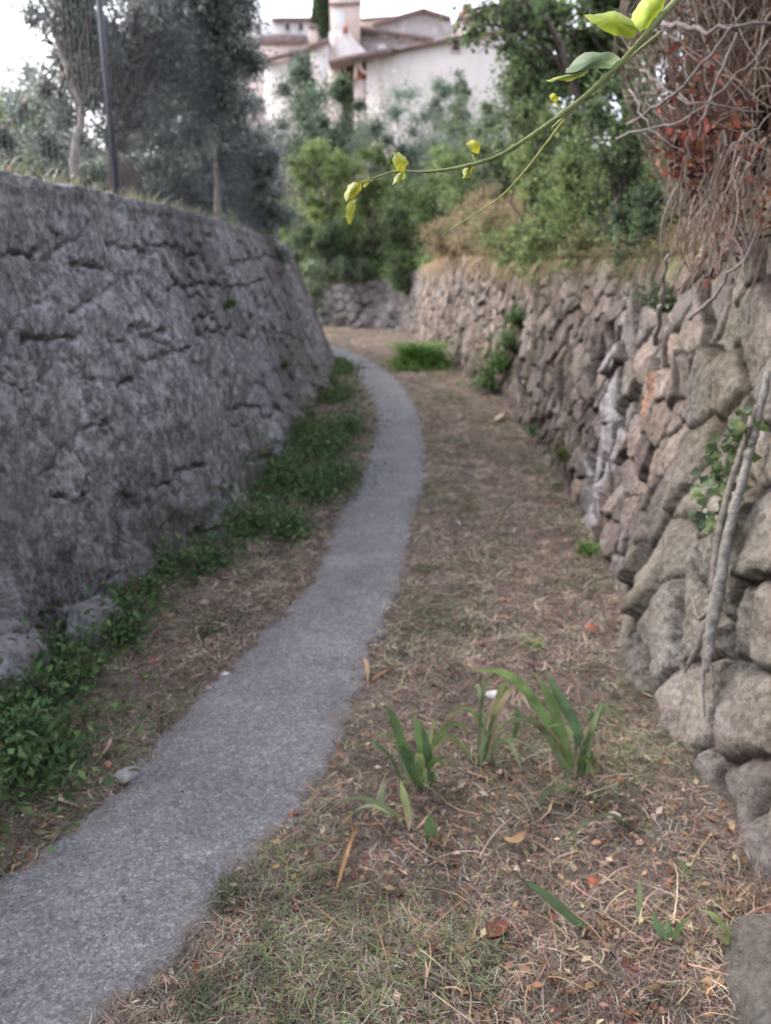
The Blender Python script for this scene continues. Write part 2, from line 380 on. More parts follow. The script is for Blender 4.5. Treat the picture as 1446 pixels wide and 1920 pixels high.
tag(o, 'rough brown dry stone retaining wall of big boulders and small stones right of path, curving round behind the bend', 'stone wall')

# ---- left wall
segL = np.linalg.norm(np.diff(LW[:, :2], axis=0), axis=1); sL = np.concatenate([[0], np.cumsum(segL)])
def uL(Y): k = np.argmax(LW[:, 1] > 17); return float(np.interp(Y, LW[:k, 1], sL[:k]))
cracks_px = [[(255, 672), (275, 680), (310, 660), (360, 655)], [(368, 628), (400, 620), (440, 612)], [(20, 633), (80, 636), (140, 630)], [(212, 724), (252, 714)], [(350, 1002), (400, 980)],
             [(430, 768), (460, 762), (492, 765)], [(200, 452), (245, 465), (280, 470), (300, 455), (335, 462), (345, 482), (340, 505), (365, 528), (390, 532)], [(345, 482), (378, 476), (392, 500), (396, 532), (425, 535)],
             [(428, 500), (455, 490), (500, 478), (540, 492), (560, 505)], [(0, 464), (70, 468)], [(125, 494), (190, 500)], [(195, 640), (225, 645)], [(75, 1165), (120, 1130)], [(420, 540), (470, 535), (500, 520)],
             [(495, 622), (545, 628)], [(225, 620), (260, 612), (310, 625)], [(365, 600), (400, 590)], [(310, 545), (330, 530), (375, 545), (385, 560)], [(85, 430), (110, 440)], [(430, 690), (440, 650)], [(480, 700), (520, 770)],
             [(290, 920), (340, 880), (390, 870)], [(530, 500), (548, 540), (552, 560)], [(572, 530), (580, 560), (590, 600)], [(100, 930), (170, 935)], [(0, 1200), (60, 1180)], [(160, 800), (200, 800)]]
cr = []
for i_c, line in enumerate(cracks_px):
    pts = [onwall(a, b, -1) for a, b in line]; cr.append([(uL(w[1]), w[2]) for w in pts])
rl = random.Random(8); sitesL = []; u = 0
while u < sL[-1]:
    h = -.3; row = 0
    while h < 3.0:
        b = .44 if h < 1.0 else .33
        sitesL.append((u + rl.uniform(-.16, .16) + (row % 2) * .2, h + rl.uniform(-.1, .1))); h += b * .75 * rl.uniform(.8, 1.25); row += 1
    u += .38
def dispL(U, Hh, Z, base, S):
    idn, ed, du, dh = cells(U, Z, sitesL, .035, 5); n = len(sitesL); rr = np.random.default_rng(21)
    D = fbm(U * .8, Z * .8, 3) * .03 + fbm(U * 3.2, Z * 3.2, 4) * .011 + fbm(U * 14, Z * 14, 3, .5) * .003
    d = np.hypot(base[:, 0], base[:, 1])[:, None]
    jm = np.clip(sstep(-.3, .35, fbm(U * 1.1 + 9, Z * 1.6 + 2, 3)) * .65 + sstep(.9, 1.3, Z) * .7 * (1 - sstep(1.85, 1.98, Z)) + sstep(5, 8, d) * .8 * (1 - sstep(1.95, 2.1, Z)), 0, 1)
    jw = (.032 + .02 * sstep(4, 9, d)) * (1 + .7 * noise2(U * 5, Z * 5)); k = np.clip(ed / jw, 0, 1); jn = (1 - np.sqrt(np.clip(1 - (1 - k) ** 2, 0, 1))) * jm; D += -jn * (.04 + .03 * sstep(4, 8, d)) + (rr.normal(0, .014, n)[idn] + rr.normal(0, .06, n)[idn] * dh + rr.normal(0, .04, n)[idn] * du) * jm * k
    G_ = np.zeros_like(U); uw = U + fbm(U * 9, Z * 9, 3) * .03; zw = Z + fbm(U * 9 + 5, Z * 9, 3) * .03
    for line in cr:
        a0 = min(p[0] for p in line) - .2; a1 = max(p[0] for p in line) + .2; b0 = min(p[1] for p in line) - .2; b1 = max(p[1] for p in line) + .2
        mk = (U > a0) & (U < a1) & (Z > b0) & (Z < b1); pu = uw[mk]; pz = zw[mk]; best = np.full(pu.shape, 9.)
        for (x0, y0), (x1, y1) in zip(line[:-1], line[1:]):
            L2 = (x1 - x0) ** 2 + (y1 - y0) ** 2 + 1e-9; t = np.clip(((pu - x0) * (x1 - x0) + (pz - y0) * (y1 - y0)) / L2, 0, 1)
            best = np.minimum(best, np.hypot((pu - x0 - t * (x1 - x0)), pz - y0 - t * (y1 - y0)))
        wd = .010 * (1 + .6 * noise2(pu * 12, pz * 12))
        G_[mk] = np.maximum(G_[mk], 1 - sstep(wd * .6, wd * 1.9, best))
    D -= G_ * .045
    bot = (1 - sstep(.25, .5, Z - .0))  # protruding footing boulders
    D += bot * np.clip(fbm(U * 2.6, Z * 2.6 + 3, 2), 0, 1) * .13
    cap = sstep(2.0, 2.04, Z - (S[:, 4] - 2.08)[:, None] * 1.0); D += cap * .012
    cc = np.array([(.095, .092, .096), (.12, .115, .116), (.083, .079, .082), (.118, .106, .10)])
    C = cc[rr.integers(0, 4, n)][idn] * (rr.uniform(.7, 1.25, n)[idn])[..., None]
    C = C * .8 + np.array([.10, .097, .10]) * .2
    w1 = np.clip(sstep(-.2, .6, fbm(U * .8 + 31, Z * .9, 3)) * sstep(1.9, .8, Z), 0, 1)[..., None] * .5; C = C * (1 - w1) + np.array([.25, .26, .29]) * w1
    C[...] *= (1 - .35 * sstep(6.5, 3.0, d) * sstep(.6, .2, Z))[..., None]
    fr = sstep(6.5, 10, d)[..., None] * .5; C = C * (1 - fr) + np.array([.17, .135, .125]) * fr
    C = C * (1 - G_[..., None] * .7) * (1 - .8 * jn[..., None])
    ms = (sstep(.6, .1, Hh) * sstep(4, 6, d) * sstep(-.2, .4, fbm(U * 2, Z * 2, 3)))[..., None] * .7; C = C * (1 - ms) + np.array([.10, .115, .05]) * ms
    return D, C * .86
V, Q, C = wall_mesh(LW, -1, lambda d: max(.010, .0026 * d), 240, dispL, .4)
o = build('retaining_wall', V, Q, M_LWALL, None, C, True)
tag(o, 'tall grey lichen-mottled retaining wall with dark cracks leaning back left of path', 'stone wall')

# ---------------------------------------------------------------- ground, path
PL = [(-1.35, 1.0), (-1.02, 1.66), (-.84, 2.03), (-.80, 2.25), (-.7, 2.69), (-.55, 3.23), (-.38, 4.01), (-.32, 5.2), (-.2, 6.27), (-.09, 8.61), (-.13, 10.0), (-.45, 12.6), (-1.0, 15.4), (-1.9, 18), (-3.3, 20.4), (-6, 22.3)]
PR = [(-.85, .9), (-.50, 1.44), (-.45, 1.62), (-.30, 1.9), (-.19, 2.26), (-.05, 3.18), (.07, 3.85), (.20, 5.2), (.33, 6.4), (.40, 8.61), (.36, 10.3), (.10, 12.9), (-.5, 15.7), (-1.45, 18.3), (-3.0, 20.9), (-6, 22.9)]
cl = catmull(PL, 40); crr = catmull(PR, 40)
def path_mask(x, y):
    """signed-ish distance inside the path (positive inside)"""
    k = 14 * 40
    l = np.interp(y, cl[:k, 1], cl[:k, 0]); r = np.interp(y, crr[:k, 1], crr[:k, 0]); return np.minimum(x - l, r - x)
def ground_z(x, y):
    pm = path_mask(x, y); w = sstep(.02, -.10, pm)
    return gz(y) + (fbm(x * 1.1, y * 1.1, 3) * .035 + fbm(x * 6, y * 6, 4) * .014) * w + .018 * sstep(-.02, -.12, pm) * (1 + .5 * noise2(x * 3, y * 3))
def axis(a, b, fine, grow, lim):
    r = [a]; s = fine
    while r[-1] < b: r.append(r[-1] + fine)
    s = fine
    while r[-1] < lim: s *= grow; r.append(r[-1] + s)
    l = []; x = a; s = fine
    while x > -lim: s *= grow; x -= s; l.append(x)
    return np.array(l[::-1] + r)
xs = axis(-1.9, 2.0, .016, 1.35, 450)
ys = [.6]; 
while ys[-1] < 26: ys.append(ys[-1] + max(.012, .0055 * ys[-1]))
s = .2
while ys[-1] < 500: s *= 1.35; ys.append(ys[-1] + s)
ys = np.array([-450, -150, -50, -20, -8, -3, -1, 0, .3] + ys)
X, Y = np.meshgrid(xs, ys, indexing='ij'); Z = ground_z(X, Y)
far = (np.abs(X) > 6) | (Y > 30) | (Y < -1); Z = np.where(far, gz(Y) - .3, Z)
idx = np.arange(X.size).reshape(X.shape); Q = np.stack([idx[:-1, :-1], idx[1:, :-1], idx[1:, 1:], idx[:-1, 1:]], -1).reshape(-1, 4)
n1 = fbm(X * 1.5, Y * 1.5, 4)[..., None]; n2 = fbm(X * 5 + 7, Y * 5, 4)[..., None]
C = np.array([.215, .175, .145]) + n1 * np.array([.04, .03, .022]) + n2 * np.array([.06, .045, .036]); C = np.clip(C, .03, .5)
gr = np.clip(sstep(.0, .5, fbm(X * 1.9 + 14, Y * 1.2 + 3, 4)), 0, 1)[..., None] * .5; C = C * (1 - gr) + np.array([.14, .14, .085]) * gr
o = build('ground', np.stack([X, Y, Z], -1).reshape(-1, 3), Q, M_SOIL, None, C.reshape(-1, 3), True); tag(o, kind='structure')
# path strip
m = len(cl); nn = 34
al = fbm(cl[:, 1] * 6, cl[:, 0] * 0, 5, .6) * .04; ar = fbm(crr[:, 1] * 6, crr[:, 0] * 0 + 9, 5, .6) * .045
t = np.linspace(0, 1, nn)[None]
Lx = cl[:, 0:1] + al[:, None] - .03; Rx = crr[:, 0:1] + ar[:, None] + .03
# refine along the path
k = np.linspace(0, m - 1, m * 3); ii = np.arange(m)
f = lambda a: np.interp(k, ii, a)[:, None]
X = f(Lx[:, 0]) * (1 - t) + f(Rx[:, 0]) * t; Y = f(cl[:, 1]) * (1 - t) + f(crr[:, 1]) * t
edge = np.minimum(t, 1 - t) + 0 * X
Z = gz(Y) + .006 + .016 * np.sqrt(np.clip(edge * 3, 0, 1)) + fbm(X * 4, Y * 4, 3) * .004 - .02 * (edge < .001)
idx = np.arange(X.size).reshape(X.shape); Q = np.stack([idx[:-1, :-1], idx[:-1, 1:], idx[1:, 1:], idx[1:, :-1]], -1).reshape(-1, 4)
dm = np.clip(sstep(.12, .0, edge + fbm(X * 8, Y * 8, 4) * .10), 0, 1)
o = build('path', np.stack([X, Y, Z], -1).reshape(-1, 3), Q, M_PATH, None, np.stack([dm] * 3, -1).reshape(-1, 3), True); tag(o, kind='structure')

# ---------------------------------------------------------------- banks behind the walls, hill
def loft(name, curve, side, offs, rise, mat, col):
    S = resample(curve, lambda d: max(.12, .02 * d)); b = S[:, 1:3]; tg = np.gradient(b, axis=0); tg /= np.linalg.norm(tg, axis=1)[:, None]
    no = np.stack([tg[:, 1], -tg[:, 0]], 1) * side
    k = 12; no = np.stack([np.convolve(np.pad(no[:, i], k, 'edge'), np.ones(2 * k + 1) / (2 * k + 1), 'valid') for i in (0, 1)], 1)
    no /= np.linalg.norm(no, axis=1)[:, None]
    O = np.array(offs)[None]; X = b[:, 0:1] + no[:, 0:1] * (S[:, 3:4] + O); Y = b[:, 1:2] + no[:, 1:2] * (S[:, 3:4] + O)
    Z = S[:, 4:5] - .03 + rise(O, S[:, 2:3]) + (fbm(X * .9, Y * .9, 4) * .22 + fbm(X * 4, Y * 4, 3) * .05) * sstep(.1, .8, O)
    idx = np.arange(X.size).reshape(X.shape); Q = np.stack([idx[:-1, :-1], idx[1:, :-1], idx[1:, 1:], idx[:-1, 1:]], -1).reshape(-1, 4)
    if side > 0: Q = Q[:, ::-1]
    n2 = fbm(X * 3, Y * 3, 4)[..., None]
    C = np.clip(np.array(col) * (1 + .5 * n2), .01, .6)
    o = build(name, np.stack([X, Y, Z], -1).reshape(-1, 3), Q, mat, None, C.reshape(-1, 3), True); tag(o, kind='structure'); return np.stack([X, Y, Z], -1)
offs = [.05, .12, .2, .3, .45, .6, .8, 1.0, 1.3, 1.6, 2, 2.5, 3.2, 4, 5, 6.5, 8, 10, 13, 17, 22, 28, 36, 50, 80, 140]
def riseR(O, Y):
    nearf = 1 - sstep(4.2, 6.0, Y)
    a = np.interp(O, [0, .3, .8, 1.6, 3, 6, 15, 28, 60, 140], [0, .22, .62, 1.15, 1.8, 2.6, 5.2, 7.5, 9, 9])
    b = np.interp(O, [0, .15, .5, 1.0, 2, 4, 15, 28, 60, 140], [0, .25, 1.2, 2.0, 2.7, 3.4, 5.2, 7.5, 9, 9])
    return a * (1 - nearf) + b * nearf
BANK = loft('bank', RW, 1, offs, riseR, M_SOIL, (.12, .10, .065))
# left terrace
Yt = np.concatenate([np.linspace(-2, 23, 120)]); kk = len(LW)
xt = np.interp(Yt, LW[:, 1], LW[:, 0]) - np.interp(Yt, LW[:, 1], LW[:, 2]); zt = np.interp(Yt, LW[:, 1], LW[:, 3])
O = np.array([.2, .3, .45, .6, .9, 1.3, 1.8, 2.5, 3.5, 5, 7, 10, 14, 20, 30, 45, 70, 110])[None]
X = xt[:, None] - O; Y = Yt[:, None] + 0 * O; Z = zt[:, None] - .02 + .02 * O + fbm(X * 1.2, Y * 1.2, 4) * .08 * sstep(.2, .8, O)
idx = np.arange(X.size).reshape(X.shape); Q = np.stack([idx[:-1, :-1], idx[1:, :-1], idx[1:, 1:], idx[:-1, 1:]], -1).reshape(-1, 4)
C = np.clip(np.array([.13, .12, .07]) * (1 + .5 * fbm(X * 3, Y * 3, 3)[..., None]), .01, .5)
o = build('terrace', np.stack([X, Y, Z], -1).reshape(-1, 3), Q, M_SOIL, None, C.reshape(-1, 3), True); tag(o, kind='structure')
TERR = np.stack([X, Y, Z], -1)
# far hillside at the left (wooded slope, mottled grey-brown)
xs = np.linspace(-260, 20, 90); ys2 = np.linspace(150, 400, 60); X, Y = np.meshgrid(xs, ys2, indexing='ij')
Z = sstep(150, 260, Y) * (92 - .26 * np.clip(X + 260, 0, 400)) * sstep(30, -70, X) + fbm(X * .03, Y * .03, 4) * 5 * sstep(150, 200, Y)
idx = np.arange(X.size).reshape(X.shape); Q = np.stack([idx[:-1, :-1], idx[1:, :-1], idx[1:, 1:], idx[:-1, 1:]], -1).reshape(-1, 4)
m_h = plainmat('hill_scrub', (.20, .19, .17), .5, .12, .95, .3, 1.0)
o = build('hill', np.stack([X, Y, Z], -1).reshape(-1, 3), Q, m_h, None, None, True); tag(o, kind='structure')

def surf_z(grid, x, y):
    """height of a bank grid at a point (nearest vertex)"""
    d = (grid[..., 0] - x) ** 2 + (grid[..., 1] - y) ** 2; return float(grid[..., 2].ravel()[np.argmin(d)])
def sample_grid(grid, n, cond, r=rng):
    a = grid[:-1, :-1]; b = grid[1:, :-1]; c = grid[:-1, 1:]; d = grid[1:, 1:]
    ar = np.linalg.norm(np.cross(b - a, c - a), axis=-1); cen = (a + d) / 2; wgt = ar * cond(cen[..., 0], cen[..., 1], cen[..., 2])
    w = wgt.ravel() / wgt.sum(); k = r.choice(len(w), n, p=w); u, v = r.random((2, n, 1))
    A, B, C_, D = [q.reshape(-1, 3)[k] for q in (a, b, c, d)]
    return A * (1 - u) * (1 - v) + B * u * (1 - v) + C_ * (1 - u) * v + D * u * v

# ---------------------------------------------------------------- houses on the hill
M_CREAM = plainmat('cream_render', (.72, .66, .63), .07, .35, .9, 8, .01, (.55, .47, .43))
M_PINK = plainmat('pink_render', (.66, .55, .50), .10, .5, .9, 8, .01, (.42, .35, .32))
M_STONEH = plainmat('rubble_masonry', (.48, .43, .42), .35, 2.2, .95, 4, .06)
M_WHITE = plainmat('white_render', (.72, .71, .71), .06, .4)
M_TILE = plainmat('old_roof_tile', (.24, .18, .17), .35, 3, .9, 6, .04)
M_TERRA = plainmat('terracotta', (.42, .15, .10), .25, 4); M_WOODD = plainmat('brown_timber', (.15, .07, .05), .35, 4)
M_BLUE = plainmat('pale_blue_paint', (.38, .46, .58), .12, 2); M_GLASSD = plainmat('dark_window', (.07, .06, .07), .2, 1, .25)
def hp(parent, name, pts, Y, depth, mat, low=None):
    m = MB(); p = [P(a, b, Y) for a, b in pts]
    if low is not None:
        p = [(q[0], q[1], low) if pts[i][1] >= 400 else q for i, q in enumerate(p)]
    m.prism(p, depth); return m.build(name, mat, parent)
def roofstrip(parent, a, b, Y, depth, th, name='roof', mat=None):
    m = MB(); p0 = np.array(P(*a, Y)); p1 = np.array(P(*b, Y)); m.prism([p0, p1, p1 + [0, 0, th], p0 + [0, 0, th]], depth); return m.build(name, mat or M_TILE, parent)
def win(parent, x0, y0, x1, y1, Y, mat=M_GLASSD, frame=M_PINK):
    a = P(x0, y0, Y); b = P(x1, y1, Y); m = MB(); w = .07
    m.box(a[0] - w, b[0] + w, Y - .06, Y + .05, a[2], a[2] + w); m.box(a[0] - w, b[0] + w, Y - .09, Y + .05, b[2] - w, b[2])
    m.box(a[0] - w, a[0], Y - .055, Y + .05, b[2], a[2]); m.box(b[0], b[0] + w, Y - .055, Y + .05, b[2], a[2])
    o = m.build('window', frame, parent); g = MB(); g.box(a[0], b[0], Y - .02, Y + .04, b[2], a[2]); g.build('pane', mat, o); return o
h = empty('house', P(820, 190, 44), 'long cream rendered house with one small brown framed window below the sloping roof', 'house')
hp(h, 'wall', [(687, 400), (687, 104), (734, 94), (800, 84), (846, 75), (872, 66), (905, 58), (985, 52), (985, 400)], 44, 7, M_CREAM, 5.0)
roofstrip(h, (616, 118), (740, 95), 43.3, 7, .19); roofstrip(h, (734, 97), (872, 68), 43.6, 7.2, .09); roofstrip(h, (872, 68), (988, 52), 43.6, 7.2, .09)
win(h, 849, 68, 862, 96, 43.98)
m = MB(); a = P(707, 104, 43.9); m.tube([a, P(708, 130, 43.9), P(713, 160, 43.9), P(717, 205, 43.9)], .05, 6); m.build('downpipe', M_PINK, h)
hp(h, 'porch_wall', [(616, 400), (616, 112), (640, 112), (640, 400)], 44.3, 3, M_PINK, 5.0)
hp(h, 'recess', [(640, 400), (640, 108), (687, 108), (687, 400)], 46, 1, M_WOODD, 5.0)
b = hp(h, 'balcony', [(640, 140), (640, 125), (664, 120), (664, 160), (658, 165)], 44.6, .5, M_WOODD)
hp(h, 'shutter', [(668, 165), (668, 118), (683, 112), (683, 160), (676, 167)], 44.3, .15, M_TERRA)
m = MB(); m.tube([P(674, 108, 44.0), P(676, 130, 44), P(686, 138, 44)], .09, 6); m.tube([P(668, 108, 44.0), P(666, 160, 44)], .09, 6); m.build('bracket', M_PINK, h)
hp(h, 'pillar', [(664, 400), (664, 150), (686, 150), (686, 400)], 44.15, .8, M_PINK, 5.0)
h = empty('tower_house', P(645, 150, 48), 'cream gabled house with a tall pinkish square tower beside the cypress', 'house')
hp(h, 'tower', [(619, 64), (617, -60), (676, -60), (673, 64)], 48.5, 3, M_PINK)
hp(h, 'cornice', [(617, 9), (617, 5), (676, 3), (676, 7)], 48.3, .2, M_TILE)
hp(h, 'plaster_patch', [(621, 62), (622, 20), (635, 16), (647, 20), (647, 48), (640, 62)], 48.42, .08, M_WHITE)
hp(h, 'wall', [(611, 400), (617, 60), (640, 57), (655, 59), (668, 78), (686, 96), (690, 400)], 47.5, 4, M_CREAM, 5.0)
m = MB(); m.tube([P(629, 60, 47.4), P(629, 108, 47.4)], .04, 6); m.build('downpipe', M_PINK, h)
hp(h, 'chimney', [(643, 58), (644, 50), (652, 48), (652, 57)], 47.2, .8, M_TERRA)
h = empty('stone_house', P(760, 90, 54), 'grey-pink stone house with a broad gable rising behind the cream house', 'house')
hp(h, 'wall', [(650, 400), (700, 45), (735, 36), (793, 19), (815, 24), (848, 38), (853, 400)], 55, 6, M_STONEH, 5.0)
roofstrip(h, (698, 46), (794, 18), 54.6, 6.5, .1); roofstrip(h, (794, 18), (846, 34), 54.6, 6.5, .1)
hp(h, 'side_wall', [(853, 400), (851, 36), (862, 38), (862, 400)], 55.3, 5, M_CREAM, 5.0)
hp(h, 'annex', [(655, 400), (668, 54), (812, 73), (850, 76), (850, 400)], 51, 3.5, M_STONEH, 5.0)
roofstrip(h, (666, 54), (814, 74), 50.5, 4.5, .15)
hp(h, 'parapet', [(676, 50), (676, 36), (742, 32), (742, 48)], 57, 2, M_PINK)
roofstrip(h, (675, 37), (743, 32), 56.8, 2.4, .1)
for q in [(742, 69, 748, 75), (778, 72, 784, 79), (712, 62, 724, 66)]: win(h, *q, 50.98)
hp(h, 'plaster_patch', [(708, 95), (706, 84), (722, 82), (726, 94)], 50.93, .05, M_WHITE)
h = empty('low_house', P(560, 120, 46), 'low pale house with dark eaves and pale blue shutter left of the tower', 'house')
hp(h, 'wall', [(583, 400), (583, 84), (615, 76), (615, 400)], 47, 5, M_CREAM, 5.0); roofstrip(h, (578, 88), (617, 76), 46.5, 6, .15)
hp(h, 'chimney', [(580, 84), (580, 50), (592, 50), (592, 84)], 47.6, 1.2, M_PINK); roofstrip(h, (578, 51), (594, 50), 47.4, 1.6, .14)
hp(h, 'side_wall', [(495, 400), (495, 112), (583, 92), (583, 400)], 48, 4, M_CREAM, 5.0); roofstrip(h, (485, 116), (585, 91), 47.5, 5, .13)
hp(h, 'shutter', [(545, 150), (545, 106), (560, 103), (560, 150)], 47.9, .08, M_BLUE)
h = empty('flat_roofed_block', P(510, 60, 60), 'white flat roofed block with a dark tiled lower roof behind the low house', 'house')
hp(h, 'wall', [(425, 400), (425, 40), (512, 34), (586, 35), (586, 400)], 60, 6, M_WHITE, 5.0); roofstrip(h, (510, 37), (588, 37), 59.6, 6.6, .15)
hp(h, 'lower_roof', [(425, 82), (440, 72), (520, 63), (576, 66), (576, 80), (500, 84)], 57, 3, M_TILE)
hp(h, 'lower_wall', [(430, 400), (430, 83), (576, 80), (576, 400)], 57.2, 2, M_PINK, 5.0)
for x in (455, 480, 535, 560): win(h, x, 44, x + 9, 58, 59.95, M_GLASSD, M_WHITE)
h = empty('upper_house', P(930, 60, 52), 'pinkish house with pale blue shutters and a red chimney half hidden by leaves', 'house')
hp(h, 'wall', [(862, 400), (862, 34), (900, 22), (960, 8), (1040, 0), (1040, 400)], 52, 6, M_CREAM, 5.0)
roofstrip(h, (858, 34), (960, 8), 51.5, 7, .16); hp(h, 'chimney', [(868, 30), (868, 6), (886, 4), (886, 26)], 51.6, 1.2, M_TERRA)
hp(h, 'corner_strip', [(945, 400), (945, 40), (962, 38), (962, 400)], 51.9, .05, M_PINK, 5.0)
win(h, 972, 52, 984, 86, 51.98, M_BLUE, M_BLUE); hp(h, 'shutter', [(962, 88), (962, 52), (970, 51), (970, 88)], 51.85, .06, M_BLUE); hp(h, 'shutter', [(986, 88), (986, 51), (996, 50), (996, 88)], 51.85, .06, M_BLUE)

# ---------------------------------------------------------------- trees and shrubs
G_OLIVE = [(.28, .32, .30), (.21, .24, .225), (.36, .40, .38), (.17, .20, .185)]
G_DARK = [(.085, .13, .07), (.11, .16, .09), (.065, .10, .058)]
G_MID = [(.16, .225, .09), (.20, .265, .115), (.12, .175, .08)]
G_LIGHT = [(.24, .32, .12), (.19, .27, .10), (.30, .36, .15), (.15, .21, .09)]
G_GREY = [(.22, .28, .22), (.17, .225, .18), (.28, .33, .26)]
G_DRY = [(.36, .27, .17), (.28, .20, .13), (.42, .34, .23), (.22, .155, .10)]
def bez(a, b, n, wob, r=random):
    a = np.array(a, float); b = np.array(b, float); L = np.linalg.norm(b - a); t = np.linspace(0, 1, n)[:, None]
    w = np.array([[r.gauss(0, wob * L) for _ in range(3)] for _ in range(n)]); w[0] = 0; w[-1] = 0
    c = (a + b) / 2 + np.array([r.gauss(0, .08 * L), r.gauss(0, .08 * L), .12 * L]); return (1 - t) ** 2 * a + 2 * t * (1 - t) * c + t * t * b + w
def plant(name, label, cat, base, blobs, nleaf, L, Wd, cols, trunk=None, tr=.06, nclump=14, cr=.3, group=None, bark=(.16, .14, .12), up=.5, droop=0, part='crown', stems='trunk', lm=None, limbs=True, sr=None):
    """blobs: [(centre, radii)]; the crown's leaves gather in clumps scattered through the blobs, each clump hung on its own limb"""
    t = empty(name, base, label, cat, group); base = np.array(base, float)
    cl_, vol = [], np.array([np.prod(b[1]) ** .66 for b in blobs]); vol /= vol.sum()
    for b, f_ in zip(blobs, vol):
        n = max(2, int(round(nclump * f_))); d = rand_dirs(n); rr = rng.uniform(.25, 1, (n, 1)) ** .55
        cl_.append(np.array(b[0]) + d * rr * np.array(b[1]) * .9)
    cl_ = np.vstack(cl_); n = len(cl_)
    k = rng.integers(0, n, nleaf); rad = rng.uniform(.55, 1.35, n)[k][:, None] * cr
    d = rand_dirs(nleaf); c = cl_[k] + d * rad * np.abs(rng.normal(0, .62, (nleaf, 1))) * np.array([1, 1, .8])
    dirs = d * .8 + rand_dirs(nleaf) * .8 + np.array([0, 0, -droop]); dirs /= np.linalg.norm(dirs, axis=1)[:, None]
    cc = pal(cols, nleaf, .22) * rng.uniform(.75, 1.25, n)[k][:, None]
    V, T, C = leaf_mesh(c, L * rng.uniform(.6, 1.3, nleaf), Wd * rng.uniform(.7, 1.3, nleaf), dirs, cc, up)
    build(part, V, T, lm or M_LEAF, t, C)
    m = MB(); bk = np.array(bark)
    tp = np.array(trunk if trunk is not None else [base, base * .6 + cl_.mean(0) * .4], float)
    if len(tp) > 2: tp = catmull(tp, 5)
    tp = tp.copy(); tp[0, 2] -= .08
    tp[1:-1] += rng.normal(0, tr * .25, tp[1:-1].shape)
    m.tube(tp, np.linspace(tr, tr * .5, len(tp)) * (1 + .12 * rng.normal(size=len(tp))), 8, bk)
    if limbs:
        for q in (cl_ if len(cl_) < 50 else cl_[rng.random(len(cl_)) < .45]):
            j = int(np.clip(rng.integers(len(tp) // 3, len(tp)), 0, len(tp) - 1)); pth = bez(tp[j], q, 7, .045)
            m.tube(pth, np.linspace(tr * .35, tr * .06 + .002, 7), 5, bk * rng.uniform(.45, .7), False)
            for _ in range(2):
                i0 = rng.integers(3, 6); e = q + rand_dirs(1)[0] * cr * 1.1; m.tube(bez(pth[i0], e, 4, .03), [tr * .12 + .002, tr * .08 + .002, tr * .05 + .001, .002], 4, bk * .55, False)
    m.build(stems, M_BARK, t, True); return t
A3 = lambda *a: np.array(a, float)
# olive trees behind the fence
G1 = 'olive trees on the terrace behind the wire fence'
plant('olive_tree', 'olive tree with pale crooked trunk and sparse top, leftmost on the terrace', 'tree', P(140, 342, 6.2),
      [(P(115, -20, 6.4), (.3, .5, .35)), (P(200, 60, 6.8), (.45, .6, .35)), (P(90, 200, 7.0), (.4, .5, .35)), (P(210, 210, 7.2), (.5, .6, .35)), (P(180, -60, 6.4), (.7, .6, .35)), (P(60, 290, 7.4), (.6, .5, .25)), (P(120, 120, 7.4), (.35, .4, .3)), (P(250, 130, 7.6), (.5, .5, .4))],
      26000, .058, .017, G_OLIVE, [P(143, 342, 6.2), P(140, 270, 6.25), P(155, 210, 6.3), P(135, 160, 6.3), P(115, 100, 6.35), P(95, 40, 6.4)], .035, 64, .20, G1, (.30, .27, .24), lm=M_OLV)
plant('olive_tree', 'large olive tree with grey trunk beside the dark stump on the terrace', 'tree', P(222, 352, 6.9),
      [(P(320, 60, 7.6), (.7, .8, .5)), (P(330, 190, 8.0), (.75, .8, .45)), (P(390, 80, 8.0), (.6, .7, .5)), (P(250, -40, 7.2), (.9, .7, .4)), (P(390, -50, 7.8), (.9, .7, .4))],
      60000, .06, .018, G_OLIVE, [P(225, 352, 6.9), P(212, 290, 6.9), P(218, 220, 7.0), P(222, 140, 7.1), P(250, 60, 7.3)], .06, 100, .23, G1, (.20, .18, .165), lm=M_OLV)
plant('olive_tree', 'olive tree with slim trunk nearest the fence corner, rightmost on the terrace', 'tree', P(410, 400, 8.6),
      [(P(375, 80, 9.4), (.5, .8, .5)), (P(400, 190, 9.0), (.5, .7, .5)), (P(465, 280, 9.4), (.35, .7, .5)), (P(365, 10, 9), (.5, .7, .5)), (P(400, 290, 9.2), (.45, .6, .4))],
      42000, .06, .018, G_OLIVE, [P(408, 400, 8.6), P(405, 300, 8.7), P(414, 200, 8.8), P(420, 110, 9.0)], .035, 80, .19, G1, (.27, .23, .21), lm=M_OLV)
m = MB()
t = empty('tree_stump', P(232, 358, 6.5), 'dark rotten stump standing at the foot of the forked olive tree', 'tree stump')
th = np.linspace(0, 2 * np.pi, 15)[:-1]; b0 = np.array(P(232, 358, 6.5))
rings = []
for i, (zz, rr_) in enumerate([(-.1, .16), (.05, .13), (.14, .11), (.2, .085), (.215, .03)]):
    rings.append(b0 + np.stack([np.cos(th) * rr_ * (1 + .2 * np.sin(3 * th + i)), np.sin(th) * rr_ * (1 + .15 * np.cos(5 * th)), np.full(14, zz) + .03 * np.sin(2 * th)], 1))
V = np.vstack(rings + [b0 + [0, 0, .2]]); Q = [(r_ * 14 + j, r_ * 14 + (j + 1) % 14, r_ * 14 + 14 + (j + 1) % 14, r_ * 14 + 14 + j) for r_ in range(4) for j in range(14)]
build('stump', V, [np.array(Q), np.array([(56 + j, 56 + (j + 1) % 14, 70) for j in range(14)])], M_BARK, t, A3(.09, .07, .065), True)
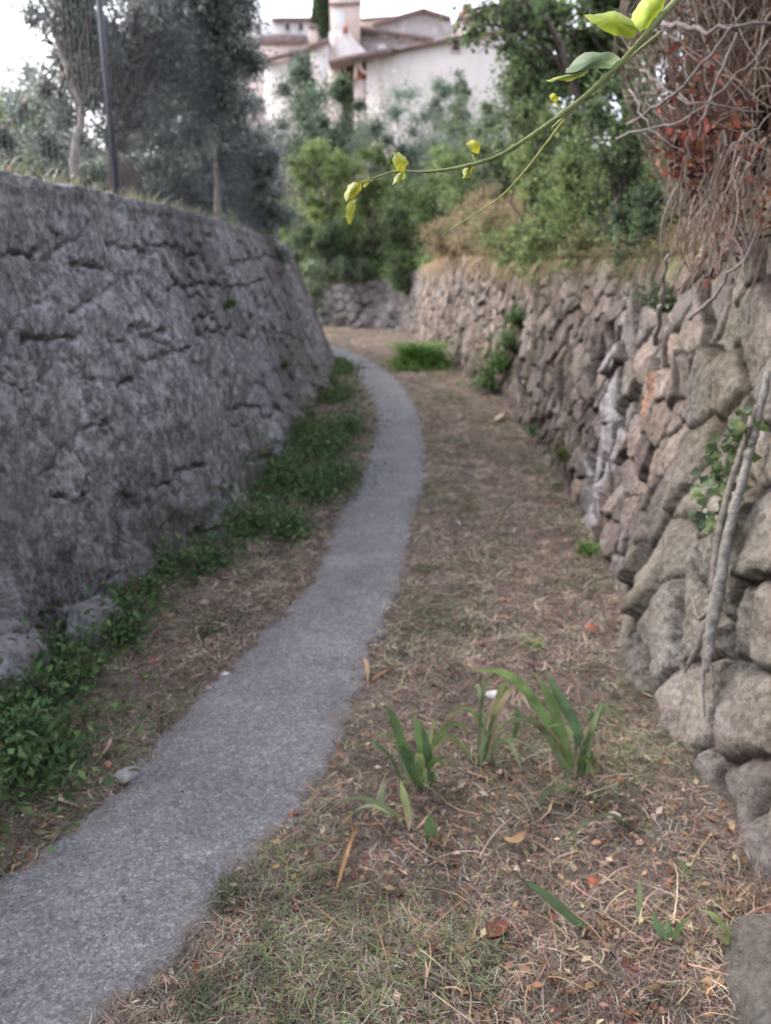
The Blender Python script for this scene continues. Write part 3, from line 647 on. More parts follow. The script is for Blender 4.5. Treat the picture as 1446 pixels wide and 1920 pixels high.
def shrub(label, px, py, Y, rx, ry, rz, n, L, cols, name='shrub', zb=None, grid=None, cr=.3, ncl=16, **k):
    c = P(px, py, Y); base = (c[0], Y, surf_z(BANK if grid is None else grid, c[0], Y) if zb is None else zb)
    if base[2] > c[2]: base = (c[0], Y, c[2] - rz)
    blobs = [(c, (rx, ry, rz)), ((c[0] + rx * .2, Y, c[2] - rz * .7), (rx * .85, ry, rz * .6))]
    return plant(name, label, k.pop('cat', 'shrub'), base, blobs, n, L, L * k.pop('wr', .45), cols, tr=k.pop('tr', .04), nclump=ncl, cr=cr, part=k.pop('part', 'foliage'), stems='stem', **k)
T_ = TERR
G2 = 'dark shrubs on the terrace behind the olive trees'
shrub('dark blue-green shrub filling the gap between the two left olive trunks', 280, 270, 9.5, .9, .6, .8, 16000, .06, G_DARK[1:2] + G_OLIVE, grid=T_, lm=M_OLV, group=G2, wr=.35)
shrub('dark shrub under the olive trees right of the stump', 380, 300, 10.5, .9, .6, 1.0, 18000, .06, G_DARK[1:2] + G_OLIVE, grid=T_, lm=M_OLV, group=G2, wr=.35)
shrub('dark shrub pressed against the fence corner', 480, 330, 10.8, .5, .6, .9, 16000, .06, G_DARK[1:2] + G_OLIVE, grid=T_, lm=M_OLV, group=G2, wr=.35)
shrub('pale green shrub at the left edge of the terrace', 40, 275, 10, .9, .6, .6, 12000, .06, G_LIGHT + G_GREY, grid=T_, lm=M_OLV, wr=.4)
shrub('grey-green shrub behind the crooked olive trunk', 160, 250, 10.5, .8, .6, .9, 14000, .06, G_GREY, grid=T_, lm=M_OLV, wr=.4)
shrub('silvery green bush standing behind the low pale house garden, top left of the fence corner', 440, 200, 16, 1.0, 1, 1.3, 8000, .09, G_OLIVE, zb=2.6, wr=.35)
# middle distance
tr_ = dict(name='tree', cat='tree', part='crown')
shrub('dark green broad tree below the tower', 628, 225, 30, 1.35, 1.3, 1.6, 9000, .15, G_DARK, cr=.45, ncl=30, **tr_)
shrub('blue-green tree in front of the pale blue shutter', 570, 165, 34, .6, .8, 1.4, 7000, .14, G_DARK + G_GREY, cr=.4, ncl=24, **tr_)
shrub('blue-green bushy tree standing above the left end of the far wall', 560, 240, 27, 1.0, 1, 1.6, 11000, .12, G_GREY + G_DARK, cr=.5, ncl=24, **tr_)
shrub('grey-green feathery tree below the cream house facade', 760, 275, 27, 1.8, 1.3, 1.7, 18000, .12, G_GREY, cr=.55, ncl=40, wr=.3, **tr_)
shrub('grey-green tree in front of the right half of the cream house', 885, 275, 29, 1.7, 1.3, 1.7, 17000, .12, G_GREY + G_MID, cr=.55, ncl=36, wr=.3, **tr_)
shrub('light feathery young tree with spreading fronds against the cream facade', 800, 178, 30, 1.1, .7, .9, 2400, .16, G_GREY, cr=.28, ncl=14, wr=.25, **tr_)
shrub('dark clipped columnar bush standing against the cream facade', 862, 200, 38, .42, .45, 1.9, 8000, .12, G_DARK + G_GREY, cr=.26, ncl=44)
G3 = 'bushes on the bank above the far wall'
shrub('bright green leafy bush beside the end of the grey wall', 612, 345, 24.4, 1.35, .9, 1.3, 12000, .10, G_LIGHT, cr=.36, ncl=30, group=G3)
shrub('green bush above the far wall behind the drooping yellow leaf', 690, 330, 25.5, 1.1, .9, 1.2, 9000, .10, G_MID + G_LIGHT, cr=.36, ncl=26, group=G3)
shrub('dark bush hanging over the left end of the far wall', 600, 440, 23.6, .95, .6, .6, 6000, .09, G_DARK, cr=.3, ncl=18, group=G3)
shrub('dark ivy covered bush hanging over the corner of the right wall', 755, 430, 23.2, .7, .6, .9, 8000, .09, G_DARK + G_MID, cr=.3, ncl=22, group=G3)
shrub('mid green bush on the slope behind the corner', 800, 340, 22.5, 1.0, .9, 1.0, 9000, .09, G_MID, cr=.34, ncl=24, group=G3)
shrub('brownish half dry bush over the far stone wall', 680, 470, 23.9, .8, .5, .55, 4500, .08, G_DRY[1:2] + G_MID + G_DARK, cr=.3, ncl=16, group=G3)
G4 = 'bushes climbing the right bank'
shrub('tall green bush on the upper slope between the feathery tree and the dark tree', 960, 240, 17, 1.0, 1, 1.2, 11000, .085, G_MID + G_GREY, cr=.3, ncl=30, group=G4)
shrub('green bush low on the slope behind the tan grass', 890, 330, 17, .9, .8, .8, 8000, .08, G_MID, cr=.3, ncl=24, group=G4)
shrub('bright green bramble bush in the middle of the right bank', 1040, 290, 10.5, .75, .6, .7, 9000, .055, G_LIGHT + G_MID, cr=.24, ncl=28, group=G4)
shrub('green bramble bush directly left of the dead vines', 1120, 330, 8.2, .5, .5, .6, 8000, .05, G_MID + G_LIGHT, cr=.2, ncl=26, group=G4)
shrub('green bush spilling over the right wall top below the dead vines', 1060, 420, 8.8, .55, .45, .4, 7000, .05, G_LIGHT + G_MID, cr=.2, ncl=22, group=G4)
shrub('dark green ivy bush under the left edge of the dead vines', 1205, 430, 5.4, .22, .35, .35, 4500, .04, G_DARK, cr=.13, ncl=16, group=G4)
shrub('dark leafy bush filling the hollow under the big leaning tree', 1010, 205, 11.5, .8, .6, .7, 12000, .065, G_DARK + G_MID, cr=.3, ncl=30, group=G4)
shrub('small dark bush tucked behind the dead vines', 1165, 210, 7.0, .35, .4, .5, 5000, .05, G_DARK + G_MID, cr=.2, ncl=16, group=G4)
# big tree at the right with a branch reaching across the houses
c0 = P(1080, 40, 12)
plant('tree', 'big dark green tree leaning from the right bank across the houses', 'tree', (3.9, 12.4, surf_z(BANK, 3.9, 12.4)),
      [(P(1080, 20, 12), (1.1, 1, .9)), (P(1010, 60, 11.5), (.6, .7, .7)), (P(1130, 120, 12), (.8, .8, .6)), (P(1010, 140, 11.5), (.4, .5, .3)), (P(1200, 0, 12.5), (1.2, 1, 1))],
      24000, .085, .05, G_DARK + G_MID, None, .13, 60, .26, None, (.13, .105, .09))
plant('tree', 'thin branched young tree with scattered round leaves hanging before the pinkish house', 'tree', (3.1, 9.0, surf_z(BANK, 3.1, 9.0)),
      [(P(950, 30, 8.8), (.28, .3, .25)), (P(900, 40, 8.8), (.28, .25, .18)), (P(875, 75, 8.8), (.16, .2, .12)), (P(955, 95, 8.8), (.12, .2, .12)), (P(985, 60, 8.9), (.25, .3, .3))],
      520, .085, .06, G_DARK + G_MID, [(3.1, 9.0, surf_z(BANK, 3.1, 9.0)), P(1090, 190, 9), P(1040, 60, 8.9), P(960, -20, 8.8)], .04, 22, .14, None, (.13, .105, .09))
# cypress behind the low house
cb = P(607, 150, 52); V = []
t = empty('cypress_tree', (cb[0], 52, 6), 'slender dark cypress standing left of the tower', 'tree')
n = 14000; zz = rng.random(n) ** .8; ztop = P(607, -95, 52)[2]; H = ztop - 6; prof = .88 * np.clip((1 - zz) * 2.2, 0, 1) ** .7
ang = rng.random(n) * 2 * np.pi; rad = prof * rng.uniform(.7, 1.05, n) * (1 + .12 * np.sin(ang * 5 + zz * 30))
c = np.stack([cb[0] + np.cos(ang) * rad, 52 + np.sin(ang) * rad, 6 + zz * H], 1); d = np.stack([np.cos(ang) * .35, np.sin(ang) * .35, np.ones(n)], 1) + rand_dirs(n) * .25
V, T, C = leaf_mesh(c, .28, .10, d / np.linalg.norm(d, axis=1)[:, None], pal(G_DARK, n, .2) * .8, 0)
build('crown', V, T, M_LEAF, t, C); m = MB(); m.tube([(cb[0], 52, 5), (cb[0], 52, 6 + H * .85)], [.22, .04], 8, A3(.12, .1, .08)); m.build('trunk', M_BARK, t, True)

# ---------------------------------------------------------------- ground cover on the banks (uncountable)
_rk = np.argmax(RW[:, 1] > 22)
def wdist(x, y):
    a = x - np.interp(y, RW[:_rk, 1], RW[:_rk, 0]); b = y - np.interp(-x, -RW[_rk:, 0], RW[_rk:, 1]); return np.maximum(np.where(y < 22.3, a, np.where(x > .2, np.hypot(x - .2, y - 22), b)), 0)
p = sample_grid(BANK, 110000, lambda x, y, z: ((y > 5.0) & (y < 36) & (x > -9) & (x < 12)) * (np.exp(-wdist(x, y) / 1.8) + .06) / (np.maximum(y, 4) ** .9))
_tan = np.exp(-((p[:, 1] - 13.5) / 3.2) ** 2) * (wdist(p[:, 0], p[:, 1]) < 1.6); p = p[rng.random(len(p)) > _tan * .85]
ds = np.linalg.norm(p, axis=1); hgt = np.abs(fbm(p[:, 0] * .8, p[:, 1] * .8, 3)) * .5 + .05
p[:, 2] += rng.random(len(p)) * hgt; dsz = np.clip(ds * .0068, .03, .15) * rng.uniform(.6, 1.4, len(p))
cc = pal(G_MID + G_LIGHT + G_DARK, len(p), .25) * (1 + .4 * fbm(p[:, 0] * .7 + 5, p[:, 1] * .7, 3))[:, None]
V, T, C = leaf_mesh(p, dsz, dsz * .5, None, np.clip(cc, .01, .9), .8); o = build('undergrowth', V, T, M_LEAF, None, C); tag(o, 'low green undergrowth covering the right and far banks above the stone wall', 'undergrowth', kind='stuff')
def grass(name, label, pts, L, wd, cols, lean=.5, mat=None, seg=3, parent=None, cat='grass', kind='stuff', hang=None):
    n = len(pts); L = np.broadcast_to(L, (n,))[:, None] * rng.uniform(.5, 1.3, (n, 1)); d = rand_dirs(n); d[:, 2] = 0
    if hang is not None: d = d * .6 + np.array(hang)
    u = np.array([0, 0, 1.]); p1 = pts + (u * .6 + d * lean * .2) * L; p2 = pts + (u * (1 - lean * .6) + d * lean) * L
    V, Q, C = strips(pts, p1, p2, wd, pal(cols, n, .22), seg)
    o = build(name, V, Q, mat or M_GRASS, parent, C)
    if parent is None: tag(o, label, cat, kind=kind)
    return o
# tan dry grass draped over the wall top
def topline(curve, y0, y1, n, side, spread):
    k = np.argmax(curve[:, 1] > 22.2); c = curve[:k]; y = rng.uniform(y0, y1, n); x = np.interp(y, c[:, 1], c[:, 0]) + side * (np.interp(y, c[:, 1], c[:, 2]) + rng.uniform(-.05, spread, n) ** 1)
    z = np.interp(y, c[:, 1], c[:, 3]); return np.stack([x, y, z], 1)
pt = topline(RW, 9.0, 18, 24000, 1, 1.5); pt[:, 2] += np.interp(pt[:, 0] - np.interp(pt[:, 1], RW[:160, 1], RW[:160, 0]) - .28, [0, .3, .8, 1.6], [0, .22, .62, 1.15]) - .03
grass('dry_grass', 'tall tan dry grass drooping over the right wall top before the bend', pt, .45, .012, [(.46, .37, .25), (.38, .29, .19), (.52, .43, .31), (.30, .23, .15)], .8, M_DRY, hang=(-.4, -.2, -.1))
pt = topline(RW, 3.6, 10.5, 7000, 1, .5); pt[:, 2] += np.interp(pt[:, 0] - np.interp(pt[:, 1], RW[:160, 1], RW[:160, 0]) - .28, [0, .3, .8], [0, .22, .62]) - .02
grass('grass_fringe', 'mixed dry and green grass fringe along the near top of the right wall', pt, .2, .006, G_DRY + G_DRY + G_MID, .9, M_DRY, hang=(-.5, -.2, -.2))
def hanging(name, label, pts, L, wd, cols, out=(-.35, -.1), kind='stuff'):
    n = len(pts); L = L * rng.uniform(.3, 1.4, (n, 1)); d = rand_dirs(n) * .35; d[:, 2] = 0; d = d + np.array([out[0], out[1], 0])
    V, Q, C = strips(pts, pts + (d * .8 + [0, 0, .12]) * L, pts + (d - [0, 0, .75]) * L, wd, pal(cols, n, .25), 4); o = build(name, V, Q, M_DRY, None, C); tag(o, label, 'grass', kind=kind); return o
pt = topline(RW, 8.5, 20, 5200, 1, .12); pt = pt[rng.random(len(pt)) < sstep(-.3, .4, noise2(pt[:, 1] * 2.1, pt[:, 1] * 0))]; hanging('hanging_grass', 'tan dry grass hanging down over the stones of the right wall', pt, .42, .012, [(.46, .37, .25), (.38, .29, .19), (.30, .23, .15)])
pt = topline(RW, 3.4, 8.5, 2400, 1, .12); pt = pt[rng.random(len(pt)) < sstep(-.3, .4, noise2(pt[:, 1] * 3.1, pt[:, 1] * 0))]; hanging('hanging_weeds', 'green and dry trailing weeds hanging over the near right wall top', pt, .26, .005, G_DRY + G_DRY + G_MID)
for i_, (px_, py_, Y_, lab_) in enumerate([(830, 440, 15.5, 'straw coloured dry bush at the left end of the tan grass'), (870, 425, 14.0, 'straw coloured dry bush in the middle of the tan grass'), (920, 415, 12.5, 'straw coloured dry bush at the right end of the tan grass'), (900, 380, 15.0, 'pale dry bush high on the slope above the tan grass')]):
    shrub(lab_, px_, py_, Y_, .42, .45, .3, 3200, .075, [(.46, .37, .25), (.38, .29, .19), (.30, .25, .15), (.22, .24, .12)], zb=P(px_, py_, Y_)[2] - .3, cr=.24, ncl=16, wr=.16, group='dry bushes on the right wall top')
pt = topline(LW, 1.5, 13, 4200, -1, .8); pt[:, 2] += .0
grass('terrace_grass', 'pale dry grass growing along the top of the grey wall under the fence', pt, .10, .005, [(.20, .24, .13), (.26, .25, .17), (.36, .34, .27), (.16, .20, .10)], .8, M_DRY)
p = sample_grid(TERR, 16000, lambda x, y, z: ((y > 2) & (y < 18) & (x > -9)) / np.maximum(y, 4)); grass('terrace_weeds', 'low weeds and dry grass covering the terrace under the olive trees', p, .22, .014, G_DRY + G_MID + G_GREY, .6)

# ---------------------------------------------------------------- wire fence on the grey wall
fy = lambda y: np.array([np.interp(y, LW[:180, 1], LW[:180, 0]) - np.interp(y, LW[:180, 1], LW[:180, 2]) - .04, y, np.interp(y, LW[:180, 1], LW[:180, 3])])
M_WIRE = plainmat('galvanised_wire', (.13, .145, .17), .15, 10, .6)
M_POST = plainmat('dark_painted_post', (.07, .075, .095), .2, 12, .5)
t = empty('wire_fence', fy(4.8), 'dark wire mesh fence with thin posts standing on the grey wall before the olive trees', 'fence')
for y in (.2, 2.4, 4.87, 12.4):
    a = fy(y); m = MB(); m.box(a[0] - .015, a[0] + .015, y - .015, y + .015, a[2] - .15, a[2] + 1.62); m.box(a[0] - .025, a[0] + .025, y - .025, y + .025, a[2] + 1.62, a[2] + 1.64); m.build('post', M_POST, t)
m = MB(); yy = np.arange(.2, 12.42, .05)
for y in yy: a = fy(y); m.tube([a + [0, 0, .02], a + [0, 0, 1.55]], .0014, 3, None, False)
for z in np.arange(.05, 1.56, .1): m.tube([fy(y) + [0.003, 0, z] for y in np.arange(.2, 12.5, .5)], .0011, 3, None, False)
m.build('wire_mesh', M_WIRE, t)

# ---------------------------------------------------------------- dead vine tangle overhanging the right wall
t = empty('dead_vines', (1.9, 4.0, 2.0), 'tangled heap of bare grey dead vine stems with rusty leaves overhanging the right wall', 'dead vines')
cen = A3(2.12, 4.0, 2.65); rad3 = A3(.75, 1.22, 1.12)
# matted brown core
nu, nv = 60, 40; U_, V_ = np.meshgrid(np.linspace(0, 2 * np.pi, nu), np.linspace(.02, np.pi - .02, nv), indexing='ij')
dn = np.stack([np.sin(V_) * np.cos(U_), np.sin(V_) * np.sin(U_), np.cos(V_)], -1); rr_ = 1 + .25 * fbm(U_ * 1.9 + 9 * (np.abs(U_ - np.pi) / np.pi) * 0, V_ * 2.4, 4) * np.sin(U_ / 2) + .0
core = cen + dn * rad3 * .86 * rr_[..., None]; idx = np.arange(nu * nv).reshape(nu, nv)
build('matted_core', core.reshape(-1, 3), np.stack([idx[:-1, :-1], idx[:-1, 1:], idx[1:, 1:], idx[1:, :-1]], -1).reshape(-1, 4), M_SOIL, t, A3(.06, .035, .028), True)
m = MB(); r3 = random.Random(12)
def surfpt(th, ph, k=1.0): return cen + A3(math.sin(ph) * math.cos(th), math.sin(ph) * math.sin(th), math.cos(ph)) * rad3 * k
tw = [(.20, .165, .14), (.12, .095, .08), (.27, .235, .205), (.11, .07, .05), (.16, .115, .09)]
for i in range(3200):
    th = r3.uniform(math.pi * .75, math.pi * 1.75); ph = r3.uniform(.3, 2.3); a = surfpt(th, ph, r3.uniform(.85, 1.08))
    L = r3.uniform(.25, 1.25); drop = r3.uniform(.1, 1.0); dirv = A3(r3.gauss(-.35, .35), r3.gauss(-.35, .55), -drop); dirv /= np.linalg.norm(dirv)
    p = [a]; d = dirv * .3 + A3(r3.gauss(0, .5), r3.gauss(0, .5), r3.gauss(.3, .4)); n = 9
    for k in range(n):
        d = d * .75 + dirv * .25 + A3(r3.gauss(0, .09), r3.gauss(0, .09), r3.gauss(0, .09)) - (p[-1] - cen) / rad3 * .05; d /= np.linalg.norm(d); p.append(p[-1] + d * L / n)
    p = np.array(p); q = (p - cen) / rad3; ql = np.linalg.norm(q, axis=1)[:, None]; p = cen + q / ql * np.clip(ql, .96, 1.30) * rad3; kk_ = 1 - .42 * np.clip((cen[2] + .15 - p[:, 2]) / 1.0, 0, 1); p[:, 0] = cen[0] + (p[:, 0] - cen[0]) * kk_; p[:, 1] = cen[1] + (p[:, 1] - cen[1]) * (.5 + .5 * kk_)
    r0 = r3.choice([.0014, .0018, .0025, .0025, .004]); c_ = np.array(r3.choice(tw)) * r3.uniform(.7, 1.2)
    m.tube(p, np.linspace(r0, r0 * .5, len(p)), 5, c_, False)
for i in range(260):
    x_ = r3.uniform(1260, 1480); y_ = r3.uniform(240, 455); Yq = r3.uniform(2.85, 3.5); a = np.array(P(x_, y_, Yq)); L = r3.uniform(.08, .26); sw = r3.gauss(-.12, .22)
    e = a + A3(sw * L, r3.gauss(0, .12) * L, -L); c_ = (a + e) / 2 + A3(r3.gauss(0, .09), r3.gauss(0, .06), 0) * L * 2; tt = np.linspace(0, 1, 8)[:, None]; p = (1 - tt) ** 2 * a + 2 * tt * (1 - tt) * c_ + tt * tt * e
    xw = wall_x(1, p[:, 1], p[:, 2]) - .03; p[:, 0] = np.where(p[:, 2] < 1.75, np.minimum(p[:, 0], xw), p[:, 0]); r0 = r3.choice([.0015, .002, .003, .0045])
    m.tube(p, np.linspace(r0, r0 * .5, 8), 5, np.array(r3.choice(tw)) * r3.uniform(.8, 1.4), False)
m.build('twigs', M_TWIG, t, True)
m = MB()
for a, b, c_, r0 in [((1240, 40), (1330, 55), (1470, 40), .016), ((1180, 235), (1290, 150), (1400, 20), .012), ((1150, 260), (1300, 210), (1460, 60), .008), ((1290, 600), (1370, 520), (1460, 360), .014), ((1200, 130), (1290, 190), (1440, 210), .008),
                     ((1290, 330), (1330, 190), (1380, 60), .014), ((1260, 420), (1285, 300), (1300, 180), .008), ((1230, 640), (1240, 560), (1250, 480), .02), ((1180, 170), (1220, 240), (1290, 290), .007), ((1320, 390), (1350, 300), (1470, 200), .009)]:
    p = [np.array(P(*a, 3.15)), np.array(P(*b, 2.95)), np.array(P(*c_, 2.85))]; p = catmull(p, 8); p += rng.normal(0, .006, p.shape); m.tube(p, np.linspace(r0, r0 * .5, len(p)) * .6 * rng.uniform(.85, 1.15, len(p)), 7, A3(.19, .165, .155) * r3.uniform(.7, 1.2), True)
m.build('stems', M_TWIG, t, True)
n = 320; k = np.where(rng.random(n) < .55, rng.integers(0, 3, n), rng.integers(0, 9, n)); cpx = [(1290, 280), (1300, 290), (1285, 265), (1330, 130), (1400, 250), (1380, 420), (1420, 380), (1350, 500), (1250, 120)]
cc0 = np.array([P(*q, 3.1) for q in cpx])[k]; c = cc0 + rng.normal(0, 1, (n, 3)) * A3(.045, .08, .06)
V, T, C = leaf_mesh(c, .045, .024, None, pal([(.20, .06, .04), (.15, .06, .045), (.11, .055, .045), (.20, .09, .055), (.10, .05, .04)], n, .25), .3); build('dead_leaves', V, T, M_DRY, t, C)
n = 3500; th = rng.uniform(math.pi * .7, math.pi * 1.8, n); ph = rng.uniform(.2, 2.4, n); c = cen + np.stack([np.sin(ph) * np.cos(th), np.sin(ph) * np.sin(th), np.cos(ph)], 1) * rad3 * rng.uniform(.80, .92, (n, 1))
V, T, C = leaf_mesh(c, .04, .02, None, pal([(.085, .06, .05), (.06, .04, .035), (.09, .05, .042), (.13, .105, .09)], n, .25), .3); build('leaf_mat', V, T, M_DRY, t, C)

# ---------------------------------------------------------------- ivy stem hanging on the near right wall
t = empty('ivy', onwall(1370, 1200, 1), 'thick pale gnarled ivy stem with a few leaves clinging to the near right wall', 'ivy')
pp = [onwall(1470, 700, 1, .05), onwall(1432, 860, 1, .05), onwall(1405, 980, 1, .06), onwall(1385, 1090, 1, .06), onwall(1368, 1180, 1, .06), onwall(1352, 1260, 1, .05)]
m = MB(); p = catmull(pp, 10); p += rng.normal(0, .0015, p.shape); n_ = len(p); m.tube(p, np.interp(np.linspace(0, 1, n_), [0, .5, .7, 1], [.012, .017, .022, .010]) * (1 + .03 * rng.normal(size=n_)), 10, A3(.21, .20, .18))
for dx, e in ((-14, 1345), (3, 1290), (-50, 1262)):
    q = catmull([onwall(1372, 1150, 1, .06), onwall(1358 + dx * .6, 1230, 1, .05), onwall(1355 + dx, e, 1, .035)], 8); q = q + rng.normal(0, .0025, q.shape); m.tube(q, np.linspace(.016, .003, len(q)), 8, A3(.20, .18, .16))
q = catmull([onwall(1380, 1120, 1, .06), onwall(1340, 1160, 1, .05), onwall(1320, 1120, 1, .04)], 6); m.tube(q, np.linspace(.012, .004, len(q)), 7, A3(.2, .18, .155))
q = catmull([onwall(1455, 760, 1, .06), onwall(1415, 900, 1, .075), onwall(1392, 1010, 1, .08), onwall(1376, 1110, 1, .07)], 8); m.tube(q, np.linspace(.009, .013, len(q)), 7, A3(.17, .15, .13))
m.build('stem', M_BARK, t, True)
n = 130; k = rng.integers(0, 6, n); cp = np.array([onwall(*q, 1, .07) for q in [(1395, 880), (1380, 915), (1375, 970), (1425, 820), (1435, 800), (1400, 850)]])[k]
V, T, C = leaf_mesh(cp + rng.normal(0, .028, (n, 3)), .045, .038, None, pal(G_DARK + G_MID, n, .2), .6); build('leaves', V, T, M_LEAF, t, C)

# ---------------------------------------------------------------- boulders
def rock(name, label, cat, c, r, col, seed, parent=None, mat=None, sq=(1, 1, 1), res=70, group=None, amp=.16):
    nu, nv = res, res // 2; U_, V_ = np.meshgrid(np.linspace(0, 2 * np.pi, nu, endpoint=False), np.linspace(0, np.pi, nv), indexing='ij')
    d = np.stack([np.sin(V_) * np.cos(U_), np.sin(V_) * np.sin(U_), np.cos(V_)], -1); s = seed * 7.1
    k = 1 + amp * fbm(d[..., 0] * 1.3 + s + d[..., 2] * .7, d[..., 1] * 1.3 + d[..., 2] * 1.1, 2) + amp * .35 * fbm(d[..., 0] * 4 + d[..., 2] * 3 + s, d[..., 1] * 4 - d[..., 2] * 2, 3)
    p = np.array(c) + np.sign(d) * np.abs(d) ** .95 * k[..., None] * np.array(r) * np.array(sq)
    idx = np.arange(nu * nv).reshape(nu, nv); nx = np.roll(idx, -1, 0)
    Q = np.stack([idx[:, :-1], idx[:, 1:], nx[:, 1:], nx[:, :-1]], -1).reshape(-1, 4)
    o = build(name, p.reshape(-1, 3), Q, mat or M_RWALL, None, np.array(col), True); tag(o, label, cat, group); return o
b = G(1400, 1800)
rock('boulder', 'large rounded grey boulder lying at the bottom right corner', 'boulder', (1.03, 1.26, -.05), (.29, .30, .26), (.125, .118, .105), 3, amp=.12)
rock('boulder', 'small grey boulder wedged between the corner boulder and the wall foot', 'boulder', (1.10, 1.74, .0), (.12, .14, .12), (.13, .12, .11), 5)
rock('boulder', 'dark mottled boulder bulging from the foot of the grey wall at the left edge', 'boulder', (-1.52, 2.72, .08), (.16, .22, .17), (.15, .145, .155), 8, mat=M_LWALL)
rock('boulder', 'smaller grey boulder at the grey wall foot behind the big weed clump', 'boulder', (-1.33, 3.2, .05), (.12, .17, .13), (.16, .155, .16), 9, mat=M_LWALL)

# ---------------------------------------------------------------- weeds along the wall feet
GW = [(.09, .16, .06), (.115, .20, .075), (.065, .12, .05), (.16, .25, .10)]
def clump(label, px, py, rpx, cols=GW, L=.034, dens=1.0, h=1.0, name='weed_clump', wall=None, group='weeds along the foot of the grey wall', cat='weeds'):
    g = np.array(G(px, py)) if wall is None else onwall(px, py, wall, .03); r = rpx / FPX * math.hypot(g[1], 1.5)
    r *= 1.3; n = int(np.clip(900 * dens * (r / .14) ** 1.5, 220, 3600)); t = empty(name, g, label, cat, group)
    d = rand_dirs(n); d[:, 2] = np.abs(d[:, 2]); c = g + d * A3(r, r * 1.7, r * h) * np.abs(rng.normal(0, .62, (n, 1))) * (1 + .9 * noise2(d[:, :1] * 2.3 + px, d[:, 1:2] * 2.3 + py)) + [0, 0, .01]
    V, T, C = leaf_mesh(c, L * rng.uniform(.35, 1.6, n), L * .62 * rng.uniform(.4, 1.3, n), None, pal(cols, n, .22), 1.2); build('leaves', V, T, M_LEAF, t, C)
    m = MB()
    for k in rng.integers(0, n, 14): m.tube(bez(g + rng.normal(0, r * .25, 3) * [1, 1, 0], c[k], 4, .03), .0022, 4, A3(.09, .11, .05), False)
    m.build('stems', M_TWIG, t, True); return t
for a in [('broad leaved weeds in the lower left corner beside the path', 75, 1440, 95), ('dark weeds at the left edge below the wall boulder', 15, 1370, 70), ('weed clump right of the mottled boulder', 130, 1300, 70),
          ('bushy weeds with small leaves in front of the second boulder', 225, 1200, 62), ('low weeds between the two boulders at the wall foot', 105, 1235, 45), ('weed clump where the wall foot turns darker', 300, 1085, 52),
          ('small weed clump halfway along the grey wall foot', 395, 1070, 48), ('trailing weeds reaching out towards the path', 540, 1005, 42), ('dark weeds at the grey wall foot beside the lowest crack', 470, 1000, 55),
          ('dense green weed mound where the path narrows', 600, 930, 58), ('weeds climbing the grey wall foot left of the mound', 530, 915, 48), ('green weed mound nearest the path middle', 635, 905, 40),
          ('leafy green weeds at the wall foot before the bend', 610, 850, 48), ('bright leafy weeds touching the path near the bend', 655, 815, 38), ('narrow strip of weeds where the grey wall nears the bend', 640, 745, 26), ('last weeds of the strip at the end of the grey wall', 640, 710, 16)]:
    clump(*a)
yq = rng.uniform(1.9, 14.5, 20000); xq = np.interp(yq, LW[:180, 1], LW[:180, 0]) + np.abs(rng.normal(0, .17, 20000)) * (1 + .8 * noise2(yq * 1.5, yq * 0)); kq = rng.random(20000) < sstep(-.3, .3, fbm(xq * 2, yq * 1.3, 3)); xq, yq = xq[kq], yq[kq]
zq = gz(yq) + rng.random(len(yq)) ** 2 * .14; sq_ = rng.uniform(.012, .04, len(yq)) * np.clip(yq / 5, 1, 2); V, T, C = leaf_mesh(np.stack([xq, yq, zq], 1), sq_, sq_ * .6, None, pal(GW + [(.14, .17, .07), (.20, .18, .10)], len(yq), .25), 1.2)
o = build('wall_foot_weeds', V, T, M_LEAF, None, C); tag(o, 'loose small weeds and seedlings along the foot of the grey wall', 'weeds', kind='stuff')
clump('yellow-green weeds creeping up the grey wall foot', 560, 830, 40, [(.13, .17, .05), (.10, .13, .04)], .026, .8, .9)
clump('low dry-green tuft on the verge left of the path', 400, 1195, 42, [(.09, .12, .05), (.13, .14, .07)], .02, .9, .5)
clump('sparse green plant rooted high in a crack of the grey wall', 425, 575, 12, GW, .03, .5, .8, wall=-1)
clump('yellowish plant hanging on the grey wall near its end', 530, 690, 14, [(.13, .17, .06)], .03, .5, 1.4, wall=-1)
clump('pale leafy shrub growing at the end of the grey wall', 610, 610, 20, G_GREY, .07, .6, .9)
gr_ = 'plants along the foot of the right wall'
for a in [('ivy tongue hanging down the right wall, lowest part', 925, 725, 26), ('ivy tongue hanging down the right wall, lower middle part', 945, 690, 22), ('ivy tongue hanging down the right wall, upper middle part', 960, 650, 17), ('ivy tongue hanging down the right wall, top part', 972, 605, 13)]:
    clump(*a, cols=GW, L=.05, dens=1.3, h=1.2, wall=1, name='ivy_clump', group=gr_, cat='ivy')
clump('small green weeds below the whitewashed stones', 1055, 935, 24, GW, .03, 1, .9, wall=1, group=gr_)
clump('yellow-green weeds at the wall foot left of the whitewashed stones', 1065, 860, 26, [(.13, .15, .05)], .03, .8, .9, wall=1, group=gr_)
clump('small round weeds at the wall foot near the pale dry leaf', 1010, 815, 16, GW, .04, 1, .7, wall=1, group=gr_)
clump('drooping ivy under the dead vines on the right wall top', 1255, 580, 30, G_DARK, .035, 1, 1.2, wall=1, group=gr_)
def tuft(label, px, py, rpx, L, n, cols, group=None, wd=.007, lean=.6, name='grass_tuft'):
    g = np.array(G(px, py)); r = rpx / FPX * math.hypot(g[1], 1.5); t = empty(name, g, label, 'grass', group)
    q = rng.normal(0, .45, (n, 3)) * [1, 1.3, 0] * (1 + .5 * noise2(np.arange(n) * .37, np.arange(n) * .11 + px))[:, None]; p = g + q * r; grass('blades', '', p, L * (.35 + .9 * np.exp(-(q[:, 0] ** 2 + q[:, 1] ** 2 * .6) * 2.2)), wd, cols, lean, parent=t)
GB = [(.16, .29, .07), (.13, .24, .06), (.21, .34, .10)]
